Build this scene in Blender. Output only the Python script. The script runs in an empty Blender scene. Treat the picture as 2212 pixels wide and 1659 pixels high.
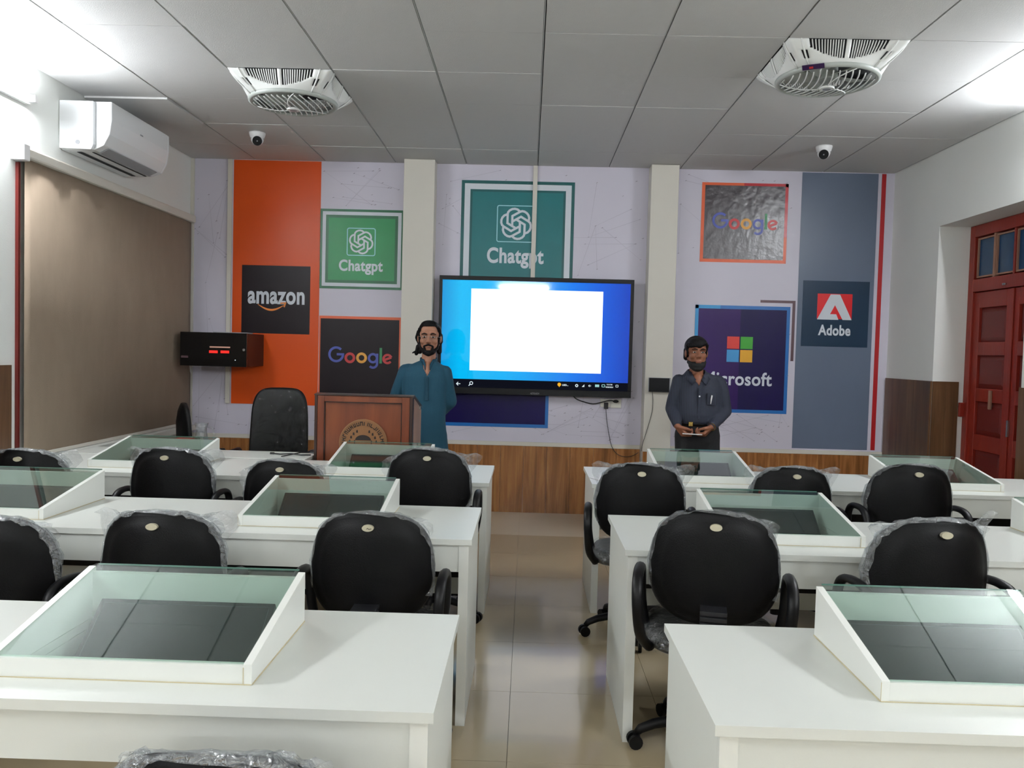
import bpy, bmesh, math, random
from mathutils import Vector, Matrix
random.seed(7)
PI = math.pi
sc = bpy.context.scene
COL = sc.collection

# ------------------------------------------------------------------ camera
YAW, PITCH, ROLL, FPX = 0.018527, -0.039008, 0.026290, 1791.46
CX, CZ = 2.4619, 1.435
cyw, syw, cp, sp, cr, sr = math.cos(YAW), math.sin(YAW), math.cos(PITCH), math.sin(PITCH), math.cos(ROLL), math.sin(ROLL)
fwd = Vector((-syw*cp, cyw*cp, sp)); r0 = Vector((cyw, syw, 0)); u0 = r0.cross(fwd)
rgt = cr*r0 + sr*u0; up = -sr*r0 + cr*u0
cam_d = bpy.data.cameras.new('camera'); cam = bpy.data.objects.new('camera', cam_d); COL.objects.link(cam)
cam_d.sensor_fit = 'HORIZONTAL'; cam_d.sensor_width = 36.0; cam_d.lens = FPX*36.0/2212.0
cam_d.clip_start = 0.02; cam_d.clip_end = 100
M = Matrix((rgt, up, -fwd)).transposed().to_4x4(); M.translation = Vector((CX, 0, CZ)); cam.matrix_world = M
sc.camera = cam

# ------------------------------------------------------------------ world, exposure, lamp strengths
w = bpy.data.worlds.new('world'); sc.world = w; w.use_nodes = True
w.node_tree.nodes['Background'].inputs[0].default_value = (0.55, 0.62, 0.7, 1)
w.node_tree.nodes['Background'].inputs[1].default_value = 0.3
sc.view_settings.view_transform = 'Standard'; sc.view_settings.look = 'None'
sc.view_settings.gamma = 1.0; sc.view_settings.use_curve_mapping = False
sc.view_settings.exposure = 0.45
TUBE_FRONT, TUBE_REAR = 225.0, 295.0        # emission of the tube lights beside the front rows / towards the rear of the room

# ------------------------------------------------------------------ materials
def lin(c):
    return tuple(((x/255.0)/12.92 if x/255.0 <= 0.04045 else ((x/255.0+0.055)/1.055)**2.4) for x in c)
MATS = {}
def mat(name, rgb, rough=0.5, metal=0.0, spec=0.5, var=0.0, vscale=8.0, bump=0.0, bscale=60.0, emit=None, estr=0.0, coat=0.0, vstretch=None):
    if name in MATS: return MATS[name]
    m = bpy.data.materials.new(name); m.use_nodes = True; nt = m.node_tree; b = nt.nodes['Principled BSDF']
    c = lin(rgb) + (1,)
    b.inputs['Base Color'].default_value = c; b.inputs['Roughness'].default_value = rough
    b.inputs['Metallic'].default_value = metal; b.inputs['Specular IOR Level'].default_value = spec
    b.inputs['Coat Weight'].default_value = coat
    if emit:
        b.inputs['Emission Color'].default_value = lin(emit) + (1,); b.inputs['Emission Strength'].default_value = estr
    if var or bump:
        tc = nt.nodes.new('ShaderNodeTexCoord'); mp = nt.nodes.new('ShaderNodeMapping')
        nt.links.new(tc.outputs['Object'], mp.inputs[0])
        if vstretch: mp.inputs['Scale'].default_value = vstretch
    if var:
        n = nt.nodes.new('ShaderNodeTexNoise'); n.inputs['Scale'].default_value = vscale; n.inputs['Detail'].default_value = 5
        nt.links.new(mp.outputs[0], n.inputs[0])
        mx = nt.nodes.new('ShaderNodeMix'); mx.data_type = 'RGBA'
        mx.inputs[6].default_value = tuple(max(0, x*(1-var)) for x in c[:3]) + (1,)
        mx.inputs[7].default_value = tuple(min(1, x*(1+var)) for x in c[:3]) + (1,)
        nt.links.new(n.outputs[0], mx.inputs[0]); nt.links.new(mx.outputs[2], b.inputs['Base Color'])
    if bump:
        n2 = nt.nodes.new('ShaderNodeTexNoise'); n2.inputs['Scale'].default_value = bscale; n2.inputs['Detail'].default_value = 4
        nt.links.new(mp.outputs[0], n2.inputs[0])
        bp = nt.nodes.new('ShaderNodeBump'); bp.inputs['Strength'].default_value = bump; bp.inputs['Distance'].default_value = 0.01
        nt.links.new(n2.outputs[0], bp.inputs['Height']); nt.links.new(bp.outputs[0], b.inputs['Normal'])
    MATS[name] = m; return m

def wood(name, c1, c2, c3, scale=1.0, rough=0.35, axis='z', rnd=0.25, lines=True):
    m = bpy.data.materials.new(name); m.use_nodes = True; nt = m.node_tree; b = nt.nodes['Principled BSDF']
    tc = nt.nodes.new('ShaderNodeTexCoord'); mp = nt.nodes.new('ShaderNodeMapping')
    nt.links.new(tc.outputs['Object'], mp.inputs[0])
    s = {'z': (14, 14, 0.9), 'x': (0.9, 14, 14), 'y': (14, 0.9, 14)}[axis]
    mp.inputs['Scale'].default_value = tuple(v*scale for v in s)
    oi = nt.nodes.new('ShaderNodeObjectInfo')
    cmb = nt.nodes.new('ShaderNodeVectorMath'); cmb.operation = 'MULTIPLY_ADD'
    cmb.inputs[1].default_value = (17, 17, 17); nt.links.new(oi.outputs['Random'], cmb.inputs[0]); nt.links.new(mp.outputs[0], cmb.inputs[2])
    n = nt.nodes.new('ShaderNodeTexNoise'); n.inputs['Scale'].default_value = 1.0; n.inputs['Detail'].default_value = 8; n.inputs['Roughness'].default_value = 0.65
    n.inputs['Distortion'].default_value = 0.6
    nt.links.new(cmb.outputs[0], n.inputs[0])
    rp = nt.nodes.new('ShaderNodeValToRGB'); e = rp.color_ramp.elements
    e[0].position = 0.30; e[0].color = lin(c1)+(1,); e[1].position = 0.70; e[1].color = lin(c3)+(1,)
    k = rp.color_ramp.elements.new(0.5); k.color = lin(c2)+(1,)
    nt.links.new(n.outputs[0], rp.inputs[0])
    hs = nt.nodes.new('ShaderNodeHueSaturation'); nt.links.new(rp.outputs[0], hs.inputs['Color'])
    mr = nt.nodes.new('ShaderNodeMapRange'); mr.inputs[3].default_value = 1-rnd; mr.inputs[4].default_value = 1+rnd
    nt.links.new(oi.outputs['Random'], mr.inputs[0]); nt.links.new(mr.outputs[0], hs.inputs['Value'])
    nt.links.new(hs.outputs[0], b.inputs['Base Color']); b.inputs['Roughness'].default_value = rough
    MATS[name] = m; return m

def mix_film(name, trans_col, w_gloss, w_diff, rough, bump=0.0, bscale=30, diff=(220, 225, 228), fres=False):
    """thin transparent sheet: transparent + glossy + a little diffuse"""
    m = bpy.data.materials.new(name); m.use_nodes = True; nt = m.node_tree; nt.nodes.clear()
    out = nt.nodes.new('ShaderNodeOutputMaterial'); tr = nt.nodes.new('ShaderNodeBsdfTransparent'); tr.inputs[0].default_value = trans_col+(1,)
    gl = nt.nodes.new('ShaderNodeBsdfGlossy'); gl.inputs['Roughness'].default_value = rough
    df = nt.nodes.new('ShaderNodeBsdfDiffuse'); df.inputs[0].default_value = lin(diff)+(1,)
    m1 = nt.nodes.new('ShaderNodeMixShader'); m2 = nt.nodes.new('ShaderNodeMixShader')
    m1.inputs[0].default_value = w_diff; nt.links.new(tr.outputs[0], m1.inputs[1]); nt.links.new(df.outputs[0], m1.inputs[2])
    nt.links.new(m1.outputs[0], m2.inputs[1]); nt.links.new(gl.outputs[0], m2.inputs[2])
    if fres:
        fr = nt.nodes.new('ShaderNodeLayerWeight'); fr.inputs[0].default_value = 0.5      # Schlick reflectance of a thin sheet
        pw = nt.nodes.new('ShaderNodeMath'); pw.operation = 'POWER'; pw.inputs[1].default_value = 5.0; nt.links.new(fr.outputs['Facing'], pw.inputs[0])
        mu = nt.nodes.new('ShaderNodeMath'); mu.operation = 'MULTIPLY_ADD'; mu.inputs[1].default_value = 0.9; mu.inputs[2].default_value = 0.045*w_gloss; mu.use_clamp = True
        nt.links.new(pw.outputs[0], mu.inputs[0]); nt.links.new(mu.outputs[0], m2.inputs[0])
    else: m2.inputs[0].default_value = w_gloss
    if bump:
        tc = nt.nodes.new('ShaderNodeTexCoord'); n2 = nt.nodes.new('ShaderNodeTexNoise'); n2.inputs['Scale'].default_value = bscale; n2.inputs['Detail'].default_value = 3
        n2.inputs['Distortion'].default_value = 1.5
        nt.links.new(tc.outputs['Object'], n2.inputs[0])
        bp = nt.nodes.new('ShaderNodeBump'); bp.inputs['Strength'].default_value = bump; bp.inputs['Distance'].default_value = 0.03
        nt.links.new(n2.outputs[0], bp.inputs['Height']); nt.links.new(bp.outputs[0], gl.inputs['Normal']); nt.links.new(bp.outputs[0], df.inputs['Normal'])
    nt.links.new(m2.outputs[0], out.inputs[0]); MATS[name] = m; return m

def emis(name, rgb, s):
    m = bpy.data.materials.new(name); m.use_nodes = True; nt = m.node_tree; nt.nodes.clear()
    o = nt.nodes.new('ShaderNodeOutputMaterial'); e = nt.nodes.new('ShaderNodeEmission'); e.inputs[0].default_value = lin(rgb)+(1,); e.inputs[1].default_value = s
    nt.links.new(e.outputs[0], o.inputs[0]); MATS[name] = m; return m

m_wall = mat('wall_paint', (226, 228, 224), 0.6, var=0.02, vscale=3, bump=0.08, bscale=120)
m_cream = mat('cream_paint', (211, 207, 197), 0.55, var=0.02, vscale=4)
m_paper = mat('mural_paper', (208, 204, 218), 0.42, var=0.05, vscale=1.6, bump=0.1, bscale=6)
m_tileC = mat('ceiling_tile', (200, 200, 199), 0.7, var=0.02, vscale=20, bump=0.15, bscale=180)
m_groove = mat('ceiling_groove', (34, 42, 40), 0.9, var=0.05)
m_tee = mat('tee_white', (196, 198, 196), 0.5, var=0.02)
m_floor = mat('floor_tile', (176, 160, 130), 0.15, spec=0.5, var=0.06, vscale=3.5, coat=0.2)
m_floor2 = mat('floor_tile_pale', (206, 194, 172), 0.12, spec=0.5, var=0.04, vscale=3, coat=0.2)
m_grout = mat('grout', (140, 128, 108), 0.8, var=0.05)
m_lam = mat('white_laminate', (216, 219, 213), 0.32, var=0.015, vscale=5, bump=0.02, bscale=200)
m_lam2 = mat('white_edge_band', (226, 228, 222), 0.35, var=0.01)
m_old = mat('yellowed_glue', (196, 184, 150), 0.6, var=0.1)
m_black = mat('black_leatherette', (5, 5, 6), 0.5, spec=0.16, var=0.15, vscale=30, bump=0.12, bscale=260)
m_blackp = mat('black_plastic', (9, 9, 11), 0.45, spec=0.25, var=0.08, vscale=20)
m_chrome = mat('chrome', (190, 190, 190), 0.2, metal=1.0, var=0.02)
m_badge = mat('badge', (196, 190, 165), 0.35, metal=0.2, var=0.05, vscale=80)
m_ink = mat('badge_ink', (70, 62, 50), 0.6, var=0.05)
m_scr = mat('dark_screen', (16, 20, 24), 0.25, spec=.35, var=0.1, vscale=10)
m_bez = mat('dark_bezel', (8, 9, 13), 0.4, spec=0.25, var=0.1)
m_acw = mat('ac_white', (226, 228, 230), 0.3, var=0.01)
m_acg = mat('ac_grey', (150, 152, 156), 0.4, var=0.02)
m_fan = mat('fan_white', (226, 228, 226), 0.35, var=0.01)
m_fang = mat('fan_grey', (176, 182, 178), 0.4, var=0.02)
m_dark = mat('dark_void', (40, 42, 44), 0.8, var=0.1)
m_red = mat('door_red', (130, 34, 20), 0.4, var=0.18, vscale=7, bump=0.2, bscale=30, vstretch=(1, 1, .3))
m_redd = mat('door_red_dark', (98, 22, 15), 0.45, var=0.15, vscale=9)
m_chip = mat('chipped_paint', (150, 112, 92), 0.7, var=0.1)
m_blind = mat('blind_fabric', (150, 133, 115), 0.85, var=0.10, vscale=14, bump=0.3, bscale=350, vstretch=(1, 1, .35))
m_skinA = mat('skin_a', (160, 112, 88), 0.55, var=0.06, vscale=12)
m_skinB = mat('skin_b', (134, 84, 60), 0.55, var=0.06, vscale=12)
m_hair = mat('hair_black', (8, 6, 8), 0.6, spec=.2, var=0.2, vscale=60, bump=0.5, bscale=120)
m_teal = mat('teal_cotton', (17, 68, 88), 0.85, var=0.08, vscale=5, bump=0.15, bscale=200)
m_teald = mat('teal_seam', (14, 58, 76), 0.9, var=0.05)
m_trou = mat('black_trouser', (16, 16, 20), 0.85, var=0.1)
m_maskc = mat('black_mask', (12, 12, 14), 0.8, var=0.1)
m_white = mat('plain_white', (225, 225, 225), 0.5, var=0.01)
m_eye = mat('eye_dark', (24, 16, 14), 0.2, var=0.02)
m_eyew = mat('eye_white', (190, 184, 178), 0.3, var=0.02)
m_lip = mat('lip', (136, 84, 72), 0.5, var=0.04)
m_gold = mat('gold', (190, 160, 90), 0.25, metal=1, var=0.02)
m_orange = mat('orange_vinyl', (214, 80, 18), 0.32, spec=0.3, var=0.04, vscale=2, bump=0.05, bscale=7)
m_slate = mat('slate_vinyl', (98, 110, 130), 0.36, spec=0.35, var=0.05, vscale=2, bump=0.06, bscale=8)
m_redv = mat('red_vinyl', (172, 22, 28), 0.4, var=0.03)
m_char = mat('charcoal_vinyl', (26, 17, 22), 0.34, spec=0.2, var=0.12, vscale=4, bump=0.06, bscale=9)
m_gloss = mat('glossy_charcoal_vinyl', (36, 22, 32), 0.31, spec=0.95, var=0.15, vscale=4, bump=0.5, bscale=13)
m_or2 = mat('orange_border', (224, 96, 52), 0.35, var=0.03)
m_rd2 = mat('red_border', (186, 34, 44), 0.3, var=0.03)
m_gr1 = mat('green_vinyl', (24, 138, 76), 0.36, var=0.12, vscale=6)
m_gr1d = mat('dark_green_vinyl', (14, 96, 60), 0.36, var=0.06, vscale=6)
m_gr2 = mat('teal_vinyl', (8, 108, 112), 0.36, var=0.08, vscale=5)
m_gr2d = mat('deep_teal_vinyl', (4, 84, 84), 0.36, var=0.06, vscale=5)
m_ltp = mat('pale_lettering', (212, 218, 226), 0.4, var=0.02)
m_lcy = mat('pale_cyan_line', (160, 216, 224), 0.4, var=0.02)
m_purp = mat('purple_vinyl', (46, 18, 84), 0.36, spec=0.22, var=0.2, vscale=2)
m_purp2 = mat('navy_vinyl', (20, 10, 66), 0.36, spec=0.22, var=0.12, vscale=3)
m_navy = mat('navy_vinyl_lower', (18, 9, 66), 0.36, spec=0.2, var=0.15, vscale=3)
m_blue = mat('blue_border', (18, 104, 178), 0.35, var=0.05)
m_blue2 = mat('blue_border_light', (36, 146, 206), 0.35, var=0.05)
m_msr = mat('tile_red', (214, 52, 44), 0.4, var=0.02); m_msg = mat('tile_green', (54, 158, 40), 0.4, var=0.02)
m_msb = mat('tile_blue', (62, 152, 214), 0.4, var=0.02); m_msy = mat('tile_yellow', (228, 168, 30), 0.4, var=0.02)
m_brn = mat('brown_line', (92, 66, 74), 0.4, var=0.03)
m_adb = mat('deep_slate_vinyl', (30, 52, 74), 0.34, spec=0.25, var=0.1, vscale=3, bump=0.05, bscale=8)
m_adr = mat('logo_red', (218, 20, 28), 0.35, var=0.02)
m_gb = mat('letter_blue', (70, 82, 168), 0.35, var=0.02); m_grd = mat('letter_red', (196, 48, 52), 0.35, var=0.02)
m_gy = mat('letter_yellow', (224, 160, 62), 0.35, var=0.02); m_gg = mat('letter_green', (40, 132, 78), 0.35, var=0.02)
m_smile = mat('smile_orange', (232, 132, 42), 0.4, var=0.02)
m_pline = mat('print_line', (188, 183, 198), 0.5, var=0.03); m_pdot = mat('print_dot', (146, 140, 154), 0.5, var=0.03)
m_sens = mat('cable_black', (20, 20, 22), 0.5, var=0.05)
m_sock = mat('socket_white', (224, 222, 212), 0.4, var=0.01)
m_wood = wood('dado_wood', (106, 66, 34), (146, 96, 52), (180, 126, 74), 1.5, 0.26, rnd=0.07)
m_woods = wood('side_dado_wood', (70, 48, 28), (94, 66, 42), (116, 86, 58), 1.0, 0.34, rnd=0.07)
m_lect = wood('lectern_wood', (92, 42, 20), (112, 54, 27), (128, 68, 36), 0.5, 0.3, rnd=0.05)
m_lectd = wood('lectern_dark', (34, 16, 10), (44, 22, 14), (56, 30, 18), 0.6, 0.3, rnd=0.05)
m_lects = wood('lectern_side', (140, 108, 90), (156, 122, 102), (168, 134, 112), 0.6, 0.3, rnd=0.05)
m_seal = mat('seal_bronze', (138, 96, 58), 0.42, metal=0.1, var=0.1, vscale=20)
m_seald = mat('seal_engraving', (26, 14, 8), 0.6, var=0.1)
m_film = mix_film('clear_film', (0.96, 0.97, 0.975), 0.13, 0.05, 0.12, bump=1.0, bscale=26)
m_film2 = mix_film('milky_film', (0.94, 0.955, 0.965), 0.16, 0.14, 0.14, bump=1.0, bscale=34)
m_glass = mix_film('lid_glass', (0.88, 0.95, 0.92), 1.5, 0.012, 0.0, fres=True, diff=(150, 190, 176))
m_gedge = mat('glass_edge_green', (92, 132, 122), 0.15, var=0.05)
m_pane = mat('transom_pane', (22, 62, 98), 0.15, var=0.3, vscale=5)
m_jug = mix_film('jug_glass', (0.88, 0.89, 0.90), 2.6, 0.05, 0.02, fres=True)
m_specs = mix_film('spectacle_glass', (0.9, 0.9, 0.9), 1.0, 0.0, 0.02, fres=True)
m_tube = emis('tube_glow', (246, 250, 255), TUBE_FRONT); m_tubeR = emis('tube_glow_rear', (246, 250, 255), TUBE_REAR)
m_scrw = emis('screen_white', (250, 252, 255), 1.15)
m_ledr = emis('led_red', (255, 50, 44), .9); m_ledp = emis('led_pale', (220, 170, 150), 0.4)
m_icon = emis('icon_white', (225, 240, 248), .75); m_icony = emis('icon_yellow', (245, 180, 50), .75); m_iconc = emis('icon_cyan', (170, 225, 225), .6)
m_task = emis('taskbar', (16, 18, 28), .7)
def shirt_mat():
    m = bpy.data.materials.new('striped_shirt'); m.use_nodes = True; nt = m.node_tree; b = nt.nodes['Principled BSDF']
    tc = nt.nodes.new('ShaderNodeTexCoord'); wv = nt.nodes.new('ShaderNodeTexWave'); wv.inputs['Scale'].default_value = 28; wv.bands_direction = 'X'
    wv.inputs['Distortion'].default_value = 0.6; wv.inputs['Detail'].default_value = 1
    nt.links.new(tc.outputs['Object'], wv.inputs[0]); rp = nt.nodes.new('ShaderNodeValToRGB')
    rp.color_ramp.elements[0].color = lin((27, 32, 46))+(1,); rp.color_ramp.elements[1].color = lin((46, 53, 72))+(1,)
    rp.color_ramp.elements[0].position = 0.75; nt.links.new(wv.outputs[0], rp.inputs[0]); nt.links.new(rp.outputs[0], b.inputs['Base Color'])
    b.inputs['Roughness'].default_value = 0.75; return m
m_shirt = shirt_mat()
def screen_mat():
    m = bpy.data.materials.new('desktop_picture'); m.use_nodes = True; nt = m.node_tree; nt.nodes.clear()
    o = nt.nodes.new('ShaderNodeOutputMaterial'); e = nt.nodes.new('ShaderNodeEmission'); tc = nt.nodes.new('ShaderNodeTexCoord')
    sx = nt.nodes.new('ShaderNodeSeparateXYZ'); nt.links.new(tc.outputs['Generated'], sx.inputs[0])
    rp = nt.nodes.new('ShaderNodeValToRGB'); rp.color_ramp.elements[0].color = lin((0, 150, 220))+(1,); rp.color_ramp.elements[1].color = lin((0, 62, 190))+(1,)
    for p, c in ((0.10, (0, 190, 250)), (0.35, (0, 178, 250)), (0.7, (0, 120, 240)), (0.85, (0, 92, 225))):
        k = rp.color_ramp.elements.new(p); k.color = lin(c)+(1,)
    nt.links.new(sx.outputs[0], rp.inputs[0]); nt.links.new(rp.outputs[0], e.inputs[0]); e.inputs[1].default_value = 0.72
    gl = nt.nodes.new('ShaderNodeBsdfGlossy'); gl.inputs['Roughness'].default_value = 0.05
    mx = nt.nodes.new('ShaderNodeAddShader'); df = nt.nodes.new('ShaderNodeMixShader'); df.inputs[0].default_value = 0.03
    tr = nt.nodes.new('ShaderNodeBsdfDiffuse'); tr.inputs[0].default_value = (0.004, 0.004, 0.004, 1)
    nt.links.new(tr.outputs[0], df.inputs[1]); nt.links.new(gl.outputs[0], df.inputs[2])
    nt.links.new(e.outputs[0], mx.inputs[0]); nt.links.new(df.outputs[0], mx.inputs[1]); nt.links.new(mx.outputs[0], o.inputs[0]); return m
m_desk = screen_mat()

# ------------------------------------------------------------------ mesh helpers
class MB:
    def __init__(s, o=(0, 0, 0)): s.v = []; s.f = []; s.o = Vector(o)
    def add(s, vs, fs):
        b = len(s.v); s.v += [Vector(v) for v in vs]; s.f += [tuple(i+b for i in f) for f in fs]; return s
    def box(s, x0, x1, y0, y1, z0, z1):
        return s.add([(x0, y0, z0), (x1, y0, z0), (x1, y1, z0), (x0, y1, z0), (x0, y0, z1), (x1, y0, z1), (x1, y1, z1), (x0, y1, z1)],
                     [(0, 3, 2, 1), (4, 5, 6, 7), (0, 1, 5, 4), (1, 2, 6, 5), (2, 3, 7, 6), (3, 0, 4, 7)])
    def hexa(s, p):
        return s.add(p, [(0, 3, 2, 1), (4, 5, 6, 7), (0, 1, 5, 4), (1, 2, 6, 5), (2, 3, 7, 6), (3, 0, 4, 7)])
    def prism(s, pts, axis, a, b):
        """pts: 2d outline; axis 'x' -> (y,z), 'y' -> (x,z), 'z' -> (x,y)"""
        n = len(pts)
        mk = {'x': lambda p, t: (t, p[0], p[1]), 'y': lambda p, t: (p[0], t, p[1]), 'z': lambda p, t: (p[0], p[1], t)}[axis]
        return s.add([mk(p, a) for p in pts]+[mk(p, b) for p in pts],
                     [tuple(range(n))[::-1], tuple(range(n, 2*n))]+[(i, (i+1) % n, n+(i+1) % n, n+i) for i in range(n)])
    def tube(s, pts, r, n=8, closed=False, sx=1.0):
        pts = [Vector(p) for p in pts]; m = len(pts); rings = []
        rr = r if isinstance(r, (list, tuple)) else [r]*m
        prev = None
        for i, p in enumerate(pts):
            if closed: t = pts[(i+1) % m]-pts[i-1]
            else: t = pts[min(i+1, m-1)]-pts[max(i-1, 0)]
            t.normalize()
            if prev is None:
                a = Vector((1, 0, 0)) if abs(t.x) < .9 else Vector((0, 0, 1))
            else: a = prev
            a = (a-t*a.dot(t)).normalized(); prev = a; b = t.cross(a)
            rings.append([p+a*math.cos(2*PI*k/n)*rr[i]*sx+b*math.sin(2*PI*k/n)*rr[i] for k in range(n)])
        vs = [v for q in rings for v in q]; fs = []
        for i in range(m if closed else m-1):
            j = (i+1) % m
            for k in range(n): fs.append((i*n+k, i*n+(k+1) % n, j*n+(k+1) % n, j*n+k))
        if not closed: fs.append(tuple(range(n))[::-1]); fs.append(tuple((m-1)*n+k for k in range(n)))
        return s.add(vs, fs)
    def cyl(s, c, r, h, axis='z', n=20, r2=None):
        r2 = r if r2 is None else r2; c = Vector(c)
        d = {'x': Vector((1, 0, 0)), 'y': Vector((0, 1, 0)), 'z': Vector((0, 0, 1))}[axis]
        e1 = {'x': Vector((0, 1, 0)), 'y': Vector((1, 0, 0)), 'z': Vector((1, 0, 0))}[axis]; e2 = d.cross(e1)
        vs = [c+e1*math.cos(2*PI*k/n)*r+e2*math.sin(2*PI*k/n)*r for k in range(n)]+[c+d*h+e1*math.cos(2*PI*k/n)*r2+e2*math.sin(2*PI*k/n)*r2 for k in range(n)]
        return s.add(vs, [tuple(range(n))[::-1], tuple(range(n, 2*n))]+[(k, (k+1) % n, n+(k+1) % n, n+k) for k in range(n)])
    def lathe(s, prof, c=(0, 0, 0), n=28):
        c = Vector(c); m = len(prof)
        vs = [c+Vector((r*math.cos(2*PI*k/n), r*math.sin(2*PI*k/n), z)) for r, z in prof for k in range(n)]
        fs = [(i*n+k, i*n+(k+1) % n, (i+1)*n+(k+1) % n, (i+1)*n+k) for i in range(m-1) for k in range(n)]
        return s.add(vs, fs)
    def ell(s, c, r, nu=16, nv=10):
        c = Vector(c); vs = [c+Vector((0, 0, -r[2]))]; 
        for j in range(1, nv):
            a = -PI/2+PI*j/nv
            for k in range(nu): vs.append(c+Vector((r[0]*math.cos(a)*math.cos(2*PI*k/nu), r[1]*math.cos(a)*math.sin(2*PI*k/nu), r[2]*math.sin(a))))
        vs.append(c+Vector((0, 0, r[2]))); fs = []
        for k in range(nu): fs.append((0, 1+(k+1) % nu, 1+k))
        for j in range(nv-2):
            for k in range(nu): a = 1+j*nu; fs.append((a+k, a+(k+1) % nu, a+nu+(k+1) % nu, a+nu+k))
        a = 1+(nv-2)*nu; t = len(vs)-1
        for k in range(nu): fs.append((a+k, a+(k+1) % nu, t))
        return s.add(vs, fs)
    def cap(s, p0, r0_, p1, r1, n=10):
        """tapered capsule from rings"""
        p0 = Vector(p0); p1 = Vector(p1); d = (p1-p0); L = d.length
        if L < 1e-6: return s.ell(p0, (r0_,)*3, n, 8)
        d.normalize(); a = Vector((1, 0, 0)) if abs(d.x) < .8 else Vector((0, 1, 0)); a = (a-d*a.dot(d)).normalized(); b = d.cross(a)
        rings = []
        for k in (-80, -50, -20, 0): t = math.radians(k); rings.append((p0+d*r0_*math.sin(t), r0_*math.cos(t)))
        for k in (0, 20, 50, 80): t = math.radians(k); rings.append((p1+d*r1*math.sin(t), r1*math.cos(t)))
        vs = [c+a*q*math.cos(2*PI*k/n)+b*q*math.sin(2*PI*k/n) for c, q in rings for k in range(n)]; m = len(rings)
        fs = [(i*n+k, i*n+(k+1) % n, (i+1)*n+(k+1) % n, (i+1)*n+k) for i in range(m-1) for k in range(n)]+[tuple(range(n))[::-1], tuple((m-1)*n+k for k in range(n))]
        return s.add(vs, fs)
    def ribbon(s, pts, w_, y0, y1, closed=False):
        """flat stroke in the x-z plane, extruded from y0 to y1"""
        P = [Vector((p[0], p[1])) for p in pts]; m = len(P); L = []; R = []
        for i in range(m):
            if closed: a = (P[i]-P[i-1]).normalized(); b = (P[(i+1) % m]-P[i]).normalized()
            else: a = (P[i]-P[max(i-1, 0)]); b = (P[min(i+1, m-1)]-P[i]); a = b if a.length < 1e-9 else a; b = a if b.length < 1e-9 else b; a = a.normalized(); b = b.normalized()
            n = Vector((-(a+b).y, (a+b).x)).normalized(); k = 1/max(0.5, n.dot(Vector((-a.y, a.x)))); L.append(P[i]+n*w_/2*k); R.append(P[i]-n*w_/2*k)
        vs = []
        for i in range(m): vs += [(L[i].x, y0, L[i].y), (R[i].x, y0, R[i].y), (R[i].x, y1, R[i].y), (L[i].x, y1, L[i].y)]
        fs = []
        for i in range(m if closed else m-1):
            a = i*4; b = ((i+1) % m)*4
            for k in range(4): fs.append((a+k, b+k, b+(k+1) % 4, a+(k+1) % 4))
        if not closed: fs += [(0, 1, 2, 3), ((m-1)*4+3, (m-1)*4+2, (m-1)*4+1, (m-1)*4)]
        return s.add(vs, fs)
    def mesh(s, name, m, smooth=False):
        me = bpy.data.meshes.new(name); me.from_pydata([v-s.o for v in s.v], [], s.f)
        bm = bmesh.new(); bm.from_mesh(me); bmesh.ops.recalc_face_normals(bm, faces=bm.faces); bm.to_mesh(me); bm.free()
        me.materials.append(m)
        if smooth: me.polygons.foreach_set('use_smooth', [True]*len(me.polygons))
        return me
    def build(s, name, m, parent=None, smooth=False, bevel=0, angle=None, weld=False):
        o = bpy.data.objects.new(name, s.mesh(name, m, smooth)); COL.objects.link(o)
        if parent is not None: o.parent = parent
        else: o.location = s.o
        if weld:
            bm = bmesh.new(); bm.from_mesh(o.data); bmesh.ops.remove_doubles(bm, verts=bm.verts, dist=1e-5); bmesh.ops.recalc_face_normals(bm, faces=bm.faces); bm.to_mesh(o.data); bm.free()
        if bevel:
            b = o.modifiers.new('bevel', 'BEVEL'); b.width = bevel; b.segments = 2; b.limit_method = 'ANGLE'
        if smooth and angle: o.data.set_sharp_from_angle(angle=angle)
        return o

def tag(o, label, cat, group=None):
    o['label'] = label; o['category'] = cat
    if group: o['group'] = group
    return o
def thing(name, label, cat, loc=(0, 0, 0), rz=0, group=None):
    o = bpy.data.objects.new(name, None); COL.objects.link(o); o.location = loc; o.rotation_euler = (0, 0, rz)
    o.empty_display_size = 0.1
    return tag(o, label, cat, group)
def struct(o): o['kind'] = 'structure'; return o
def stuff(o): o['kind'] = 'stuff'; return o
def copy_tree(o, parent=None):
    c = o.copy(); COL.objects.link(c); c.parent = parent
    for ch in [k for k in ALLCH.get(o.name, [])]: copy_child(ch, c)
    return c
ALLCH = {}
def index_children():
    ALLCH.clear()
    for o in bpy.data.objects:
        if o.parent: ALLCH.setdefault(o.parent.name, []).append(o)
def copy_child(o, parent):
    c = o.copy(); COL.objects.link(c); c.parent = parent
    for ch in ALLCH.get(o.name, []): copy_child(ch, c)

XL, XR, YB, YF, ZC = -0.575, 5.63, -4.41, 7.39, 3.078
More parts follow.
